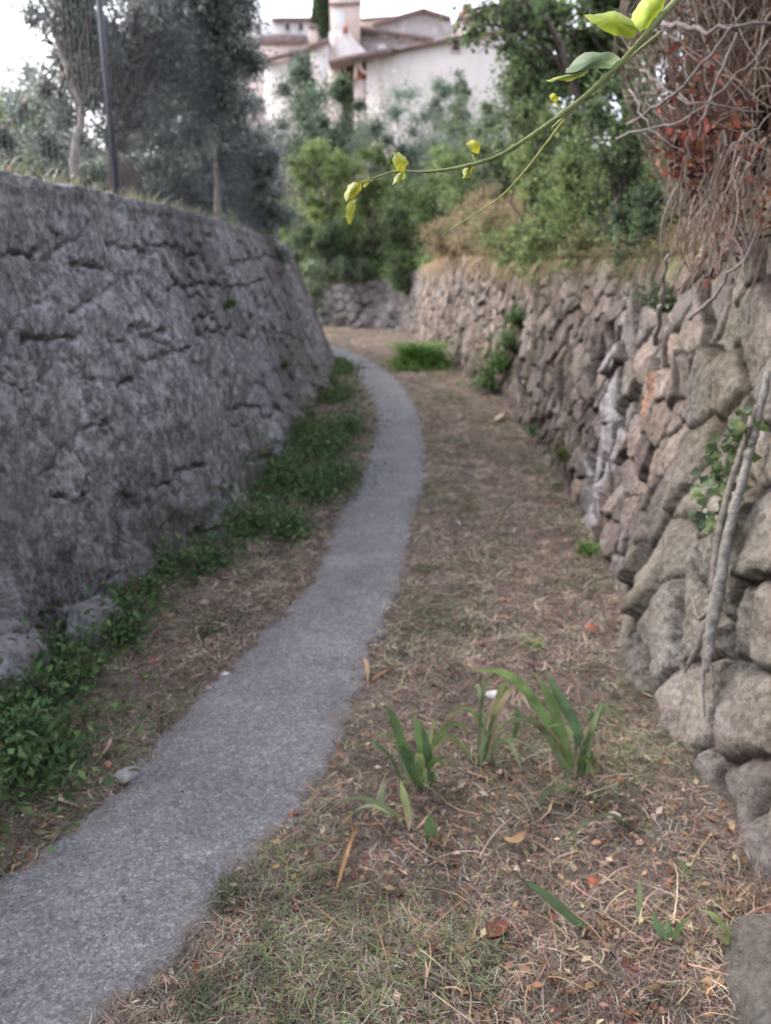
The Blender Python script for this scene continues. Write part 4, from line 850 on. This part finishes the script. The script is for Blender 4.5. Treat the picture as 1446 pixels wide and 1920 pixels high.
g6 = 'green grass tufts on the verges'
tuft('bright green grass mound at the foot of the right wall just before the bend', 790, 690, 50, .62, 3600, GB, g6, .018, .8)
tuft('bright grass tuft at the wall foot below the weeds', 1103, 1050, 22, .14, 500, GB, g6)
tuft('fresh green tuft on the ground left of the red shard', 995, 1225, 26, .07, 420, GB, g6)
tuft('dull green grass patch beside the path at the bottom', 400, 1880, 110, .05, 2600, [(.13, .17, .09), (.18, .19, .12)], g6, .003)
tuft('dull green grass patch on the right path edge above the bottom patch', 440, 1690, 60, .045, 1500, [(.13, .17, .09), (.18, .19, .12)], g6, .003)
tuft('sparse grey-green patch right of the path middle', 900, 1020, 85, .045, 1500, [(.17, .20, .13), (.21, .21, .14)], g6, .004)
tuft('thin grass patch above the tall iris', 900, 1180, 80, .04, 1300, [(.15, .18, .11), (.19, .19, .13)], g6, .004)
tuft('thin pale grass patch before the ivy tongue', 850, 750, 60, .08, 1500, [(.20, .23, .13), (.28, .25, .17)], g6, .008)

for lab, px, py, Y, rx, ry, rz, n, cols in [
    ('green bush behind the end of the grey wall, low by the bend', 585, 520, 21.5, .35, .5, .7, 4000, G_MID + G_GREY),
    ('grey-green trailing plants hanging over the left part of the far wall', 650, 500, 23.3, .8, .3, .3, 4500, G_GREY + G_MID),
    ('dark ivy hanging over the far wall corner', 752, 505, 21.8, .35, .3, .5, 4500, G_DARK + G_MID),
    ('green weeds growing over the wall top at the right of the tan grass', 960, 455, 10.8, .4, .35, .25, 4000, G_LIGHT + G_MID),
    ('olive-green weeds growing over the wall top below the bright bramble', 1010, 470, 9.4, .35, .35, .22, 4000, G_MID + G_LIGHT),
    ('mixed green and dry weeds over the wall top nearest the dead vines', 1120, 470, 7.2, .35, .3, .2, 4500, G_MID + G_DRY[:2])]:
    shrub(lab, px, py, Y, rx, ry, rz, n, .07 if Y > 15 else .045, cols, zb=P(px, py, Y)[2] - rz, cr=.2, ncl=18, group='plants hanging over the right wall top')
# ---------------------------------------------------------------- litter on the verges (uncountable)
def scatter(n, y0, y1, pw=1.6, x0=-2.0, x1=2.2, edge=.0):
    y = (y0 ** (1 - pw) + rng.random(n * 3) * (y1 ** (1 - pw) - y0 ** (1 - pw))) ** (1 / (1 - pw)); x = rng.uniform(x0, x1, n * 3)
    wl_ = np.interp(y, LW[:180, 1], LW[:180, 0]); wr_ = np.interp(y, RW[:200, 1], RW[:200, 0])
    pm = path_mask(x, y); keep = (x > wl_ - .02) & (x < wr_ + .02) & (rng.random(n * 3) < sstep(.05 + edge, -.08, pm + .04 * noise2(x * 7, y * 7)))
    x, y = x[keep][:n], y[keep][:n]; return np.stack([x, y, ground_z(x, y)], 1)
def litter(name, label, n, y0, y1, L, wd, cols, h=.02, pw=1.8, patch=None, cat='dry grass', **k):
    p = scatter(n, y0, y1, pw, **k)
    if patch is not None: p = p[rng.random(len(p)) < patch(p[:, 0], p[:, 1])]
    n = len(p); sc = np.clip(p[:, 1:2] / 3.5, 1, 4) ** .6; a = rng.random(n) * 2 * np.pi; d = np.stack([np.cos(a), np.sin(a), rng.uniform(-.05, .35, n)], 1) * L * rng.uniform(.3, 1.3, (n, 1)) * sc
    p[:, 2] += rng.uniform(.0, h, n); mid = p + d * .5 + rng.normal(0, 1, (n, 3)) * L * .16 + [0, 0, L * .08]; e = p + d; e[:, 2] = np.maximum(e[:, 2], ground_z(e[:, 0], e[:, 1]) + .002)
    V, Q, C = strips(p, mid, e, wd * sc[:, 0], pal(cols, n, .28), 3, .8); o = build(name, V, Q, M_DRY, None, C); tag(o, label, cat, kind='stuff')
STR = [(.40, .325, .24), (.31, .24, .19), (.25, .19, .15), (.48, .41, .32), (.19, .15, .125), (.34, .285, .245)]
litter('straw', 'short dry straw and mown grass strewn over both verges', 60000, 1.1, 12, .05, .0022, STR, .018, 1.9, lambda x, y: .3 + .7 * sstep(-.3, .3, fbm(x * 2.4, y * 2.0, 3)))
litter('far_straw', 'dry straw on the verges from the iris bed to the bend', 34000, 2.8, 24, .06, .0038, STR, .03, 1.5)
litter('root_mat', 'dark brown fibrous mat of dead stalks on the verges', 26000, 1.1, 9, .06, .002, [(.21, .165, .13), (.16, .125, .10), (.27, .215, .165)], .012, 1.9)
litter('long_straw', 'long pale stalks lying between the irises', 1500, 1.15, 4.5, .13, .0035, [(.42, .34, .24), (.36, .27, .18), (.30, .20, .13)], .035, 1.9, lambda x, y: (x > -.2) * (sstep(-.1, .5, noise2(x * 3, y * 3)) * .8 + .2), x0=-.3)
litter('verge_grass', 'thin green grass blades growing through the litter', 42000, 1.15, 16, .04, .0028, [(.16, .20, .10), (.20, .22, .13), (.13, .17, .085)], .03, 1.8, lambda x, y: sstep(.0, .5, fbm(x * 1.6 + 4, y * 1.1, 3)), 'grass')
litter('grey_grass', 'grey-green grass patches along the middle of the right verge', 26000, 2.6, 15, .04, .0035, [(.17, .20, .12), (.21, .235, .15), (.14, .17, .10)], .03, 1.5, lambda x, y: sstep(.02, .35, fbm(x * 1.9 + 14, y * 1.2 + 3, 4)) * (x > 0), 'grass')
p = scatter(5200, 1.1, 14, 1.9); n = len(p); dd = rand_dirs(n); dd[:, 2] *= .25; dd /= np.linalg.norm(dd, axis=1)[:, None]; p[:, 2] += rng.uniform(.004, .02, n); s_ = rng.uniform(.012, .035, n) * np.clip(p[:, 1] / 4, 1, 2.2)
V, T, C = leaf_mesh(p, s_, s_ * .55, dd, pal([(.26, .15, .09), (.34, .22, .13), (.20, .09, .06), (.15, .10, .075), (.42, .33, .24)], n, .25), 2.2, .12); o = build('leaf_litter', V, T, M_DRY, None, C); tag(o, 'small fallen brown leaves scattered over the verges', 'fallen leaves', kind='stuff')
yy_ = rng.uniform(1.3, 9, 260); a_ = np.interp(yy_, cl[:500, 1], cl[:500, 0]); b_ = np.interp(yy_, crr[:500, 1], crr[:500, 0]); uu_ = rng.beta(.5, .5, 260); q_ = np.stack([a_ + (b_ - a_) * uu_, yy_, gz(yy_) + .03], 1)
dd = rand_dirs(260); dd[:, 2] *= .1; V, T, C = leaf_mesh(q_, rng.uniform(.008, .022, 260), .009, dd, pal([(.26, .17, .11), (.18, .12, .085), (.36, .28, .2), (.12, .10, .08)], 260, .25), 3, .1); o = build('path_litter', V, T, M_DRY, None, C); tag(o, 'tiny leaf fragments blown onto the grey path', 'fallen leaves', kind='stuff')
# crumbs, gravel and pebbles
p = scatter(3500, 1.1, 9, 1.9, edge=.12); n = len(p); oc = np.array([[1, 0, 0], [0, 1, 0], [-1, 0, 0], [0, -1, 0], [0, 0, 1], [0, 0, -1]], float); s_ = rng.uniform(.002, .006, n) ** 1
V = (p[:, None] + oc[None] * s_[:, None, None] * rng.uniform(.6, 1.3, (n, 6, 1)) + rng.normal(0, .0008, (n, 6, 3)) + [0, 0, .004]).reshape(-1, 3); F0 = np.array([(0, 1, 4), (1, 2, 4), (2, 3, 4), (3, 0, 4), (1, 0, 5), (2, 1, 5), (3, 2, 5), (0, 3, 5)])
T = (np.arange(n)[:, None, None] * 6 + F0[None]).reshape(-1, 3); o = build('gravel', V, T, M_TWIG, None, np.repeat(pal([(.22, .2, .19), (.32, .29, .27), (.14, .11, .09), (.45, .42, .4)], n, .2), 6, 0)); tag(o, 'loose grit and tiny pebbles along the path edges', 'gravel', kind='stuff')
# individual stones, shards and dry leaves
for lab, px, py, r, c in [('white pebble on the left edge of the path', 422, 1268, .016, (.62, .58, .55)), ('whitish stone behind the middle iris', 925, 1312, .026, (.55, .53, .52)), ('pale stone at the grey wall foot above the tuft', 385, 1140, .022, (.36, .32, .28)),
                       ('pale pebble on dry litter by the near right wall', 1150, 1545, .020, (.50, .42, .34)), ('tiny white pebble at the bottom of the verge', 845, 1772, .009, (.6, .55, .52)), ('flat grey stone at the left path edge', 240, 1460, .035, (.27, .26, .26)),
                       ('brown pebble on the path edge near the bend', 727, 748, .03, (.14, .10, .09))]:
    g = G(px, py); rock('pebble', lab, 'pebble', (g[0], g[1], ground_z(g[0], g[1]) + r * .35), (r * 1.2, r, r * .6), c, px * .13, mat=M_TWIG, res=22, group='pebbles on the verges')
M_SHARD = attrmat('fired_clay', .9, 60, .25)
for lab, px, py, r, c in [('orange-red tile shard on the verge by the wall foot', 1108, 1190, .035, (.42, .13, .07)), ('dull orange tile shard above the tall iris', 898, 1215, .028, (.34, .17, .11)), ('red tile shard in the litter below the arching iris leaf', 1113, 1668, .02, (.40, .12, .07)),
                       ('reddish tile shard at the weeds on the left verge', 290, 1245, .032, (.38, .15, .09)), ('small orange shard right of the path middle', 945, 1135, .02, (.36, .16, .10)), ('pinkish shard beside the flat grey stone', 205, 1445, .018, (.42, .25, .18))]:
    g = np.array(G(px, py)); g[2] = ground_z(g[0], g[1]) + .012; m = MB(); a0 = random.random() * 6
    pts = [g + [math.cos(a0 + k * 1.25) * r * random.uniform(.6, 1.1), math.sin(a0 + k * 1.25) * r * random.uniform(.6, 1.1), random.uniform(-.004, .006)] for k in range(5)]
    V = pts + [q - [0, 0, .012] for q in pts]; m.add(V, [(i, (i + 1) % 5, (i + 1) % 5 + 5, i + 5) for i in range(5)], [(0, 2, 1), (0, 3, 2), (0, 4, 3), (5, 6, 7), (5, 7, 8), (5, 8, 9)], np.array(c)); o = m.build('tile_shard', M_SHARD); tag(o, lab, 'tile shard', 'red tile shards on the verges')
def dryleaf(lab, pts, w, c, lift=.02):
    q = [np.array(G(*a)) for a in pts]; 
    for i, a in enumerate(q): a[2] = ground_z(a[0], a[1]) + (.01 if i in (0,) else lift)
    q = catmull(q, 6) if len(q) > 2 else np.array(q); n = len(q); V = []; t_ = np.gradient(q, axis=0); s = np.cross(t_, [0, 0, 1]); s /= np.linalg.norm(s, axis=1)[:, None]
    ww = w * np.sin(np.linspace(.15, np.pi - .1, n))[:, None] / 2; V = np.hstack([q - s * ww + [0, 0, .006], q, q + s * ww + [0, 0, .008]]).reshape(-1, 3)
    Q = [(i * 3 + j, i * 3 + j + 1, i * 3 + j + 4, i * 3 + j + 3) for i in range(n - 1) for j in (0, 1)]; o = build('dry_leaf', V, np.array(Q), M_DRY, None, np.array(c)); tag(o, lab, 'fallen leaf', 'fallen dry leaves and stalks')
dryleaf('upright curled pale leaf at the right edge of the path', [(690, 1285), (688, 1262), (682, 1248)], .02, (.55, .40, .27), .03)
dryleaf('orange-brown leaf lying next to the curled leaf by the path', [(695, 1285), (715, 1278), (738, 1270)], .02, (.42, .24, .12))
dryleaf('pale bent stalk on the dark litter at the left edge', [(75, 1500), (115, 1512), (155, 1524)], .016, (.46, .38, .29))
dryleaf('cream leaf near the right wall foot in the middle distance', [(918, 792), (932, 795), (948, 782)], .06, (.55, .45, .33), .06)
dryleaf('dark red-brown leaf below the leaning iris blade', [(905, 1785), (930, 1770), (950, 1755)], .045, (.20, .08, .05), .02)
dryleaf('long orange stalk left of the iris plants', [(625, 1700), (650, 1640), (672, 1570)], .012, (.45, .28, .15), .04)
dryleaf('tan leaf lying in the centre of the iris bed', [(940, 1590), (965, 1605), (985, 1585)], .03, (.45, .30, .17), .035)
dryleaf('long tan leaf on the left path edge by the shard', [(180, 1450), (205, 1425), (212, 1400)], .015, (.45, .33, .25), .03)

# ---------------------------------------------------------------- iris plants
M_IRIS = leafmat('iris_leaf', .35, .65, .2)
def blade(parent, pts, w, col, seg=16):
    """pts: list of (px, py, dY) relative to the plant's ground distance"""
    Y0 = parent['Y0']; q = []
    for i, (a, b, dy) in enumerate(pts):
        if i == 0: g = list(G(a, b)); g[1] += 0; q.append(np.array([g[0], g[1], float(ground_z(g[0], g[1])) - .01])); yb = g[1]
        else:
            w_ = np.array(P(a, b, yb + dy)); w_[2] = max(w_[2], .02); q.append(w_)
    q = catmull(q, max(3, seg // (len(q) - 1))); n = len(q); s = np.cross(np.gradient(q, axis=0), np.array([0, 1, .35])); s /= np.linalg.norm(s, axis=1)[:, None]
    nn = np.cross(s, np.gradient(q, axis=0)); nn /= np.linalg.norm(nn, axis=1)[:, None]
    tt = np.linspace(0, 1, n)[:, None]; ww = w * .9 * (.55 + .45 * np.sin(np.clip(tt * 2.2, 0, 1.57))) * np.clip((1 - tt) * 2.6, .03, 1) ** .8 / 2
    V = np.hstack([q - s * ww + nn * ww * .35, q, q + s * ww + nn * ww * .35]).reshape(-1, 3); Q = [(i * 3 + j, i * 3 + j + 1, i * 3 + j + 4, i * 3 + j + 3) for i in range(n - 1) for j in (0, 1)]
    C = np.array(col)[None] * (1 + .15 * rng.normal(size=(1, 1))) * np.ones((n, 1)); tip = np.clip((tt - .86) / .14, 0, 1) * rng.random(); C = C * (1 - tip) + np.array([.35, .27, .14]) * tip
    build('leaf', V, np.array(Q), M_IRIS, parent, np.repeat(C, 3, 0), True)
GI = (.17, .26, .10); GI2 = (.29, .36, .20); GI3 = (.13, .21, .10); GY = (.32, .38, .17)
def iris(label, base, blades_, name='iris_plant'):
    g = G(*base); t = empty(name, g, label, 'iris', 'iris plants on the verge'); t['Y0'] = g[1]
    for b in blades_: blade(t, *b)
    if len(blades_) >= 6:
        for k in range(10):
            bx = base[0] + random.gauss(0, 12); dx = random.choice([-1, 1]) * random.uniform(15, 95); hh = random.uniform(60, 165)
            blade(t, [(bx, base[1] + 3, 0), (bx + dx * .3, base[1] - hh * .65, .01), (bx + dx * .8, base[1] - hh, .02 * random.choice([-2, 1, 2])), (bx + dx * 1.25, base[1] - hh * random.uniform(.7, 1.0), -.04)], random.uniform(.014, .026), random.choice([GI, GI2, GI3, GY, (.42, .34, .22)]))
    for k in range(3 if len(blades_) > 1 else 1):
        dx = random.uniform(-45, 45); blade(t, [(base[0] + dx * .2, base[1] + 2, 0), (base[0] + dx * .6, base[1] - 25, 0), (base[0] + dx, base[1] - random.uniform(-5, 25), -.03)], random.uniform(.012, .022), random.choice([(.45, .36, .24), (.36, .26, .16), (.5, .42, .3)]))
    del t['Y0']
iris('upright green iris fan, left one of the two tall plants', (785, 1492), [
    ([(782, 1492, 0), (762, 1420, .0), (738, 1350, .02), (720, 1318, .04)], .034, GI), ([(778, 1495, 0), (760, 1440, .02), (748, 1385, .04), (735, 1345, .05)], .028, GI2),
    ([(795, 1490, 0), (790, 1420, 0), (785, 1370, .0), (776, 1338, .02)], .032, GI), ([(800, 1492, 0), (806, 1460, 0), (800, 1400, 0), (790, 1350, -.02)], .030, GI3), ([(790, 1495, 0), (775, 1450, -.02), (764, 1420, -.03), (752, 1390, -.05)], .03, GI3),
    ([(805, 1490, 0), (812, 1462, .0), (818, 1440, .02)], .024, GI3), ([(770, 1560, 0), (764, 1520, 0), (757, 1490, 0), (750, 1460, .02)], .024, GY)])
iris('tall iris with one long leaf arching left, right one of the two tall plants', (1085, 1480), [
    ([(1075, 1475, 0), (1040, 1380, .02), (990, 1300, .0), (940, 1262, -.04), (878, 1258, -.10)], .038, GI), ([(1080, 1478, 0), (1058, 1390, 0), (1030, 1310, .03), (1005, 1265, .05)], .04, GI),
    ([(1085, 1478, 0), (1085, 1380, 0), (1050, 1310, .05), (1022, 1255, .08)], .042, GI3), ([(1095, 1475, 0), (1102, 1400, 0), (1112, 1350, .02), (1108, 1330, .03)], .034, GI3),
    ([(1078, 1480, 0), (1050, 1420, -.02), (1010, 1360, -.05), (965, 1352, -.08), (925, 1375, -.10)], .030, GI2), ([(1100, 1478, 0), (1108, 1430, 0), (1080, 1370, .03), (1056, 1330, .05)], .035, GI),
    ([(1070, 1482, 0), (1048, 1420, .03), (1040, 1380, .05), (1036, 1340, .06)], .03, GI2), ([(1090, 1480, 0), (1112, 1440, .0), (1120, 1400, .02), (1122, 1375, .02)], .02, (.4, .33, .22))])
iris('bushy short iris with thin spreading leaves between the two tall plants', (905, 1440), [
    ([(900, 1445, 0), (905, 1400, 0), (930, 1365, .02), (965, 1352, .0)], .022, GI2), ([(905, 1445, 0), (930, 1400, .02), (955, 1395, .02), (980, 1450, -.04)], .024, GI2), ([(905, 1445, 0), (940, 1390, .03), (985, 1395, .04), (1015, 1420, .02)], .018, GI2),
    ([(898, 1445, 0), (900, 1415, 0), (908, 1385, .02)], .022, GI), ([(905, 1448, 0), (920, 1452, -.02), (940, 1458, -.05)], .022, GI2), ([(960, 1400, 0), (972, 1350, .02), (965, 1320, .04)], .024, GI)])
iris('low iris with two leaves curving flat to the left, beside the left tall plant', (760, 1560), [
    ([(765, 1560, 0), (745, 1530, .0), (690, 1500, -.02), (650, 1502, -.06), (612, 1522, -.1)], .022, GI2), ([(760, 1565, 0), (735, 1528, .02), (690, 1512, .0), (640, 1538, -.06)], .022, GI2), ([(725, 1540, 0), (715, 1500, .02), (722, 1458, .04)], .018, GI2),
    ([(770, 1565, 0), (768, 1545, 0), (750, 1490, .02)], .016, (.42, .36, .22))])
iris('small iris seedling with two short leaves below the left tall plant', (812, 1590), [([(805, 1592, 0), (802, 1560, 0), (806, 1520, .0)], .022, GI3), ([(820, 1590, 0), (812, 1555, .01), (808, 1530, .02)], .02, GI)])
iris('pale arching iris leaf below the right tall plant', (1085, 1500), [([(1085, 1500, 0), (1070, 1482, -.02), (1035, 1480, -.05), (1005, 1515, -.08), (985, 1565, -.12)], .032, GI2), ([(1088, 1500, 0), (1110, 1485, 0), (1118, 1500, -.04)], .024, GI2)])
iris('pale iris leaf bent like a bow in front of the near right wall', (1180, 1560), [([(1180, 1560, 0), (1150, 1530, -.02), (1110, 1538, -.05), (1075, 1565, -.08), (1035, 1600, -.12)], .024, GI2), ([(1182, 1560, 0), (1172, 1545, -.01), (1140, 1533, -.02)], .018, GI2)])
iris('single iris blade leaning left out of dry leaves near the bottom', (1112, 1765), [([(1112, 1765, 0), (1080, 1730, .0), (1020, 1680, .02), (962, 1638, .05)], .034, (.13, .20, .10)), ([(1118, 1768, 0), (1128, 1750, 0), (1120, 1720, .02)], .02, (.42, .3, .2))])
iris('stiff upright single iris blade near the bottom right', (1200, 1745), [([(1200, 1745, 0), (1200, 1700, 0), (1200, 1640, .01)], .018, GI2)])
iris('small fan shaped iris at the bottom right before the corner boulder', (1255, 1785), [([(1255, 1785, 0), (1240, 1750, 0), (1222, 1705, .02)], .022, GI3), ([(1262, 1785, 0), (1272, 1745, 0), (1300, 1712, .02)], .022, GI), ([(1255, 1788, 0), (1256, 1750, 0), (1250, 1715, .03)], .018, GI3)])
iris('yellow-green iris shoot in front of the corner boulder', (1370, 1790), [([(1375, 1795, 0), (1365, 1750, 0), (1335, 1715, .0), (1305, 1706, -.02)], .018, GY), ([(1375, 1795, 0), (1362, 1765, -.02), (1330, 1745, -.04)], .014, GY), ([(1378, 1800, 0), (1372, 1770, 0), (1360, 1740, 0)], .014, GY)])
iris('short broad iris leaf by the foot of the near right wall', (1290, 1665), [([(1290, 1665, 0), (1288, 1640, 0), (1275, 1612, .02)], .026, GI)])

# ---------------------------------------------------------------- vine shoots hanging into the view
def vleaf(parent, pts, Y, col, bend=.012, col2=None):
    p = np.array([P(a, b, Y) for a, b in pts]); n = len(p); q = []
    for i in range(n):
        a, b = p[i], p[(i + 1) % n]; q += [a, a * .67 + b * .33 + rng.normal(0, .0012, 3), a * .33 + b * .67 + rng.normal(0, .0012, 3)]
    q = np.array(q); c = q.mean(0); N_ = len(q); q[:, 1] += .6 * (q[:, 2] - c[2]) + bend * np.sin(np.arange(N_) * 2 * np.pi / N_ * 2)
    r1 = c + (q - c) * .5; r1[:, 1] -= bend; V = np.vstack([q, r1, c - [0, bend * 1.3, 0]]); i = np.arange(N_); j = (i + 1) % N_
    F = [np.stack([i, j, N_ + j, N_ + i], -1), np.stack([N_ + i, N_ + j, np.full(N_, 2 * N_)], -1)]
    C = np.tile(np.array(col), (len(V), 1)) * rng.uniform(.88, 1.12, (len(V), 1)); 
    if col2 is not None: k = V[:, 2] > np.median(V[:, 2]); C[k] = np.array(col2)
    build('leaf', V, F, M_VINE, parent, C, True)
YG = (.42, .46, .04); YG2 = (.50, .50, .05)
t = empty('vine_shoot', P(1200, 80, 1.35), 'long green vine shoot with yellow-green leaves hanging across the top right', 'vine')
m = MB()
p = catmull([P(1460, -160, 2.3), P(1330, -60, 1.7), P(1250, 20, 1.38), P(1185, 95, 1.34), P(1100, 178, 1.32), P(1010, 245, 1.32), P(935, 292, 1.33), P(860, 314, 1.35), P(800, 322, 1.37), P(740, 322, 1.4), P(690, 338, 1.42)], 8)
m.tube(p, np.interp(np.linspace(0, 1, len(p)), [0, .3, .75, 1], [.007, .0042, .0024, .0010]) * (1 + .35 * (np.arange(len(p)) % 9 == 0)), 8, A3(.16, .19, .08)); m.build('stem', M_TWIG, t, True)
for a, b in [((1183, 78, 1.34), (1195, 92, 1.34)), ((1120, 132, 1.33), (1135, 148, 1.33)), ((1040, 190, 1.33), (1056, 214, 1.325)), ((748, 321, 1.39), (760, 322, 1.39)), ((676, 343, 1.42), (692, 338, 1.42)), ((886, 290, 1.35), (892, 306, 1.345)), ((660, 372, 1.42), (664, 362, 1.42))]:
    m = MB(); m.tube(bez(P(*a), P(*b), 5, .02), .0012, 6, A3(.26, .28, .10)); m.build('leaf_stalk', M_TWIG, t, True)
m = MB(); p = catmull([P(1240, 60, 1.4), P(1150, 135, 1.36), P(1080, 200, 1.35), P(1035, 240, 1.36)], 8); m.tube(p, np.linspace(.0028, .0018, len(p)), 8, A3(.20, .22, .12)); m.build('side_stem', M_TWIG, t, True)
vleaf(t, [(1097, 25), (1130, 14), (1160, 10), (1180, 35), (1190, 65), (1182, 76), (1160, 66), (1140, 60), (1125, 62), (1105, 48)], 1.33, (.33, .42, .05))
vleaf(t, [(1178, 42), (1200, 8), (1215, -15), (1260, -25), (1245, 15), (1225, 42), (1205, 60), (1188, 74)], 1.36, (.34, .43, .05))
vleaf(t, [(1058, 140), (1075, 115), (1100, 94), (1140, 98), (1168, 112), (1158, 124), (1120, 130), (1085, 140)], 1.33, (.16, .24, .12), .012, (.26, .34, .20))
vleaf(t, [(1022, 152), (1045, 142), (1075, 138), (1105, 132), (1090, 144), (1065, 152), (1045, 150), (1030, 158)], 1.32, (.30, .38, .08), .006)
vleaf(t, [(1030, 178), (1038, 172), (1050, 182), (1042, 192), (1032, 190)], 1.33, YG, .004)
vleaf(t, [(734, 284), (748, 281), (762, 295), (766, 310), (758, 322), (744, 322), (737, 305)], 1.39, YG2, .006)
vleaf(t, [(735, 348), (742, 330), (756, 320), (762, 330), (752, 343)], 1.40, (.36, .44, .06), .005)
vleaf(t, [(646, 368), (652, 346), (664, 340), (679, 342), (674, 358), (660, 372), (650, 382)], 1.42, YG2, .006)
vleaf(t, [(651, 380), (668, 370), (664, 400), (658, 424), (652, 418), (650, 400)], 1.42, YG, .005)
vleaf(t, [(874, 268), (886, 260), (902, 270), (898, 288), (884, 286)], 1.35, YG2, .005); vleaf(t, [(866, 335), (872, 314), (888, 306), (884, 322), (874, 336)], 1.35, YG, .004)
vleaf(t, [(700, 338), (692, 334), (676, 344), (684, 352)], 1.42, YG, .003)
t = empty('vine_tendril', P(960, 350, 1.7), 'thin yellow-green leafless vine tendril below the long shoot', 'vine')
m = MB(); p = catmull([P(1060, 222, 1.7), P(1020, 275, 1.72), P(985, 320, 1.75), P(940, 368, 1.8), P(885, 405, 1.85), P(830, 440, 1.9)], 8); m.tube(p, np.linspace(.0032, .0012, len(p)), 7, A3(.24, .27, .09)); m.build('stem', M_TWIG, t, True)
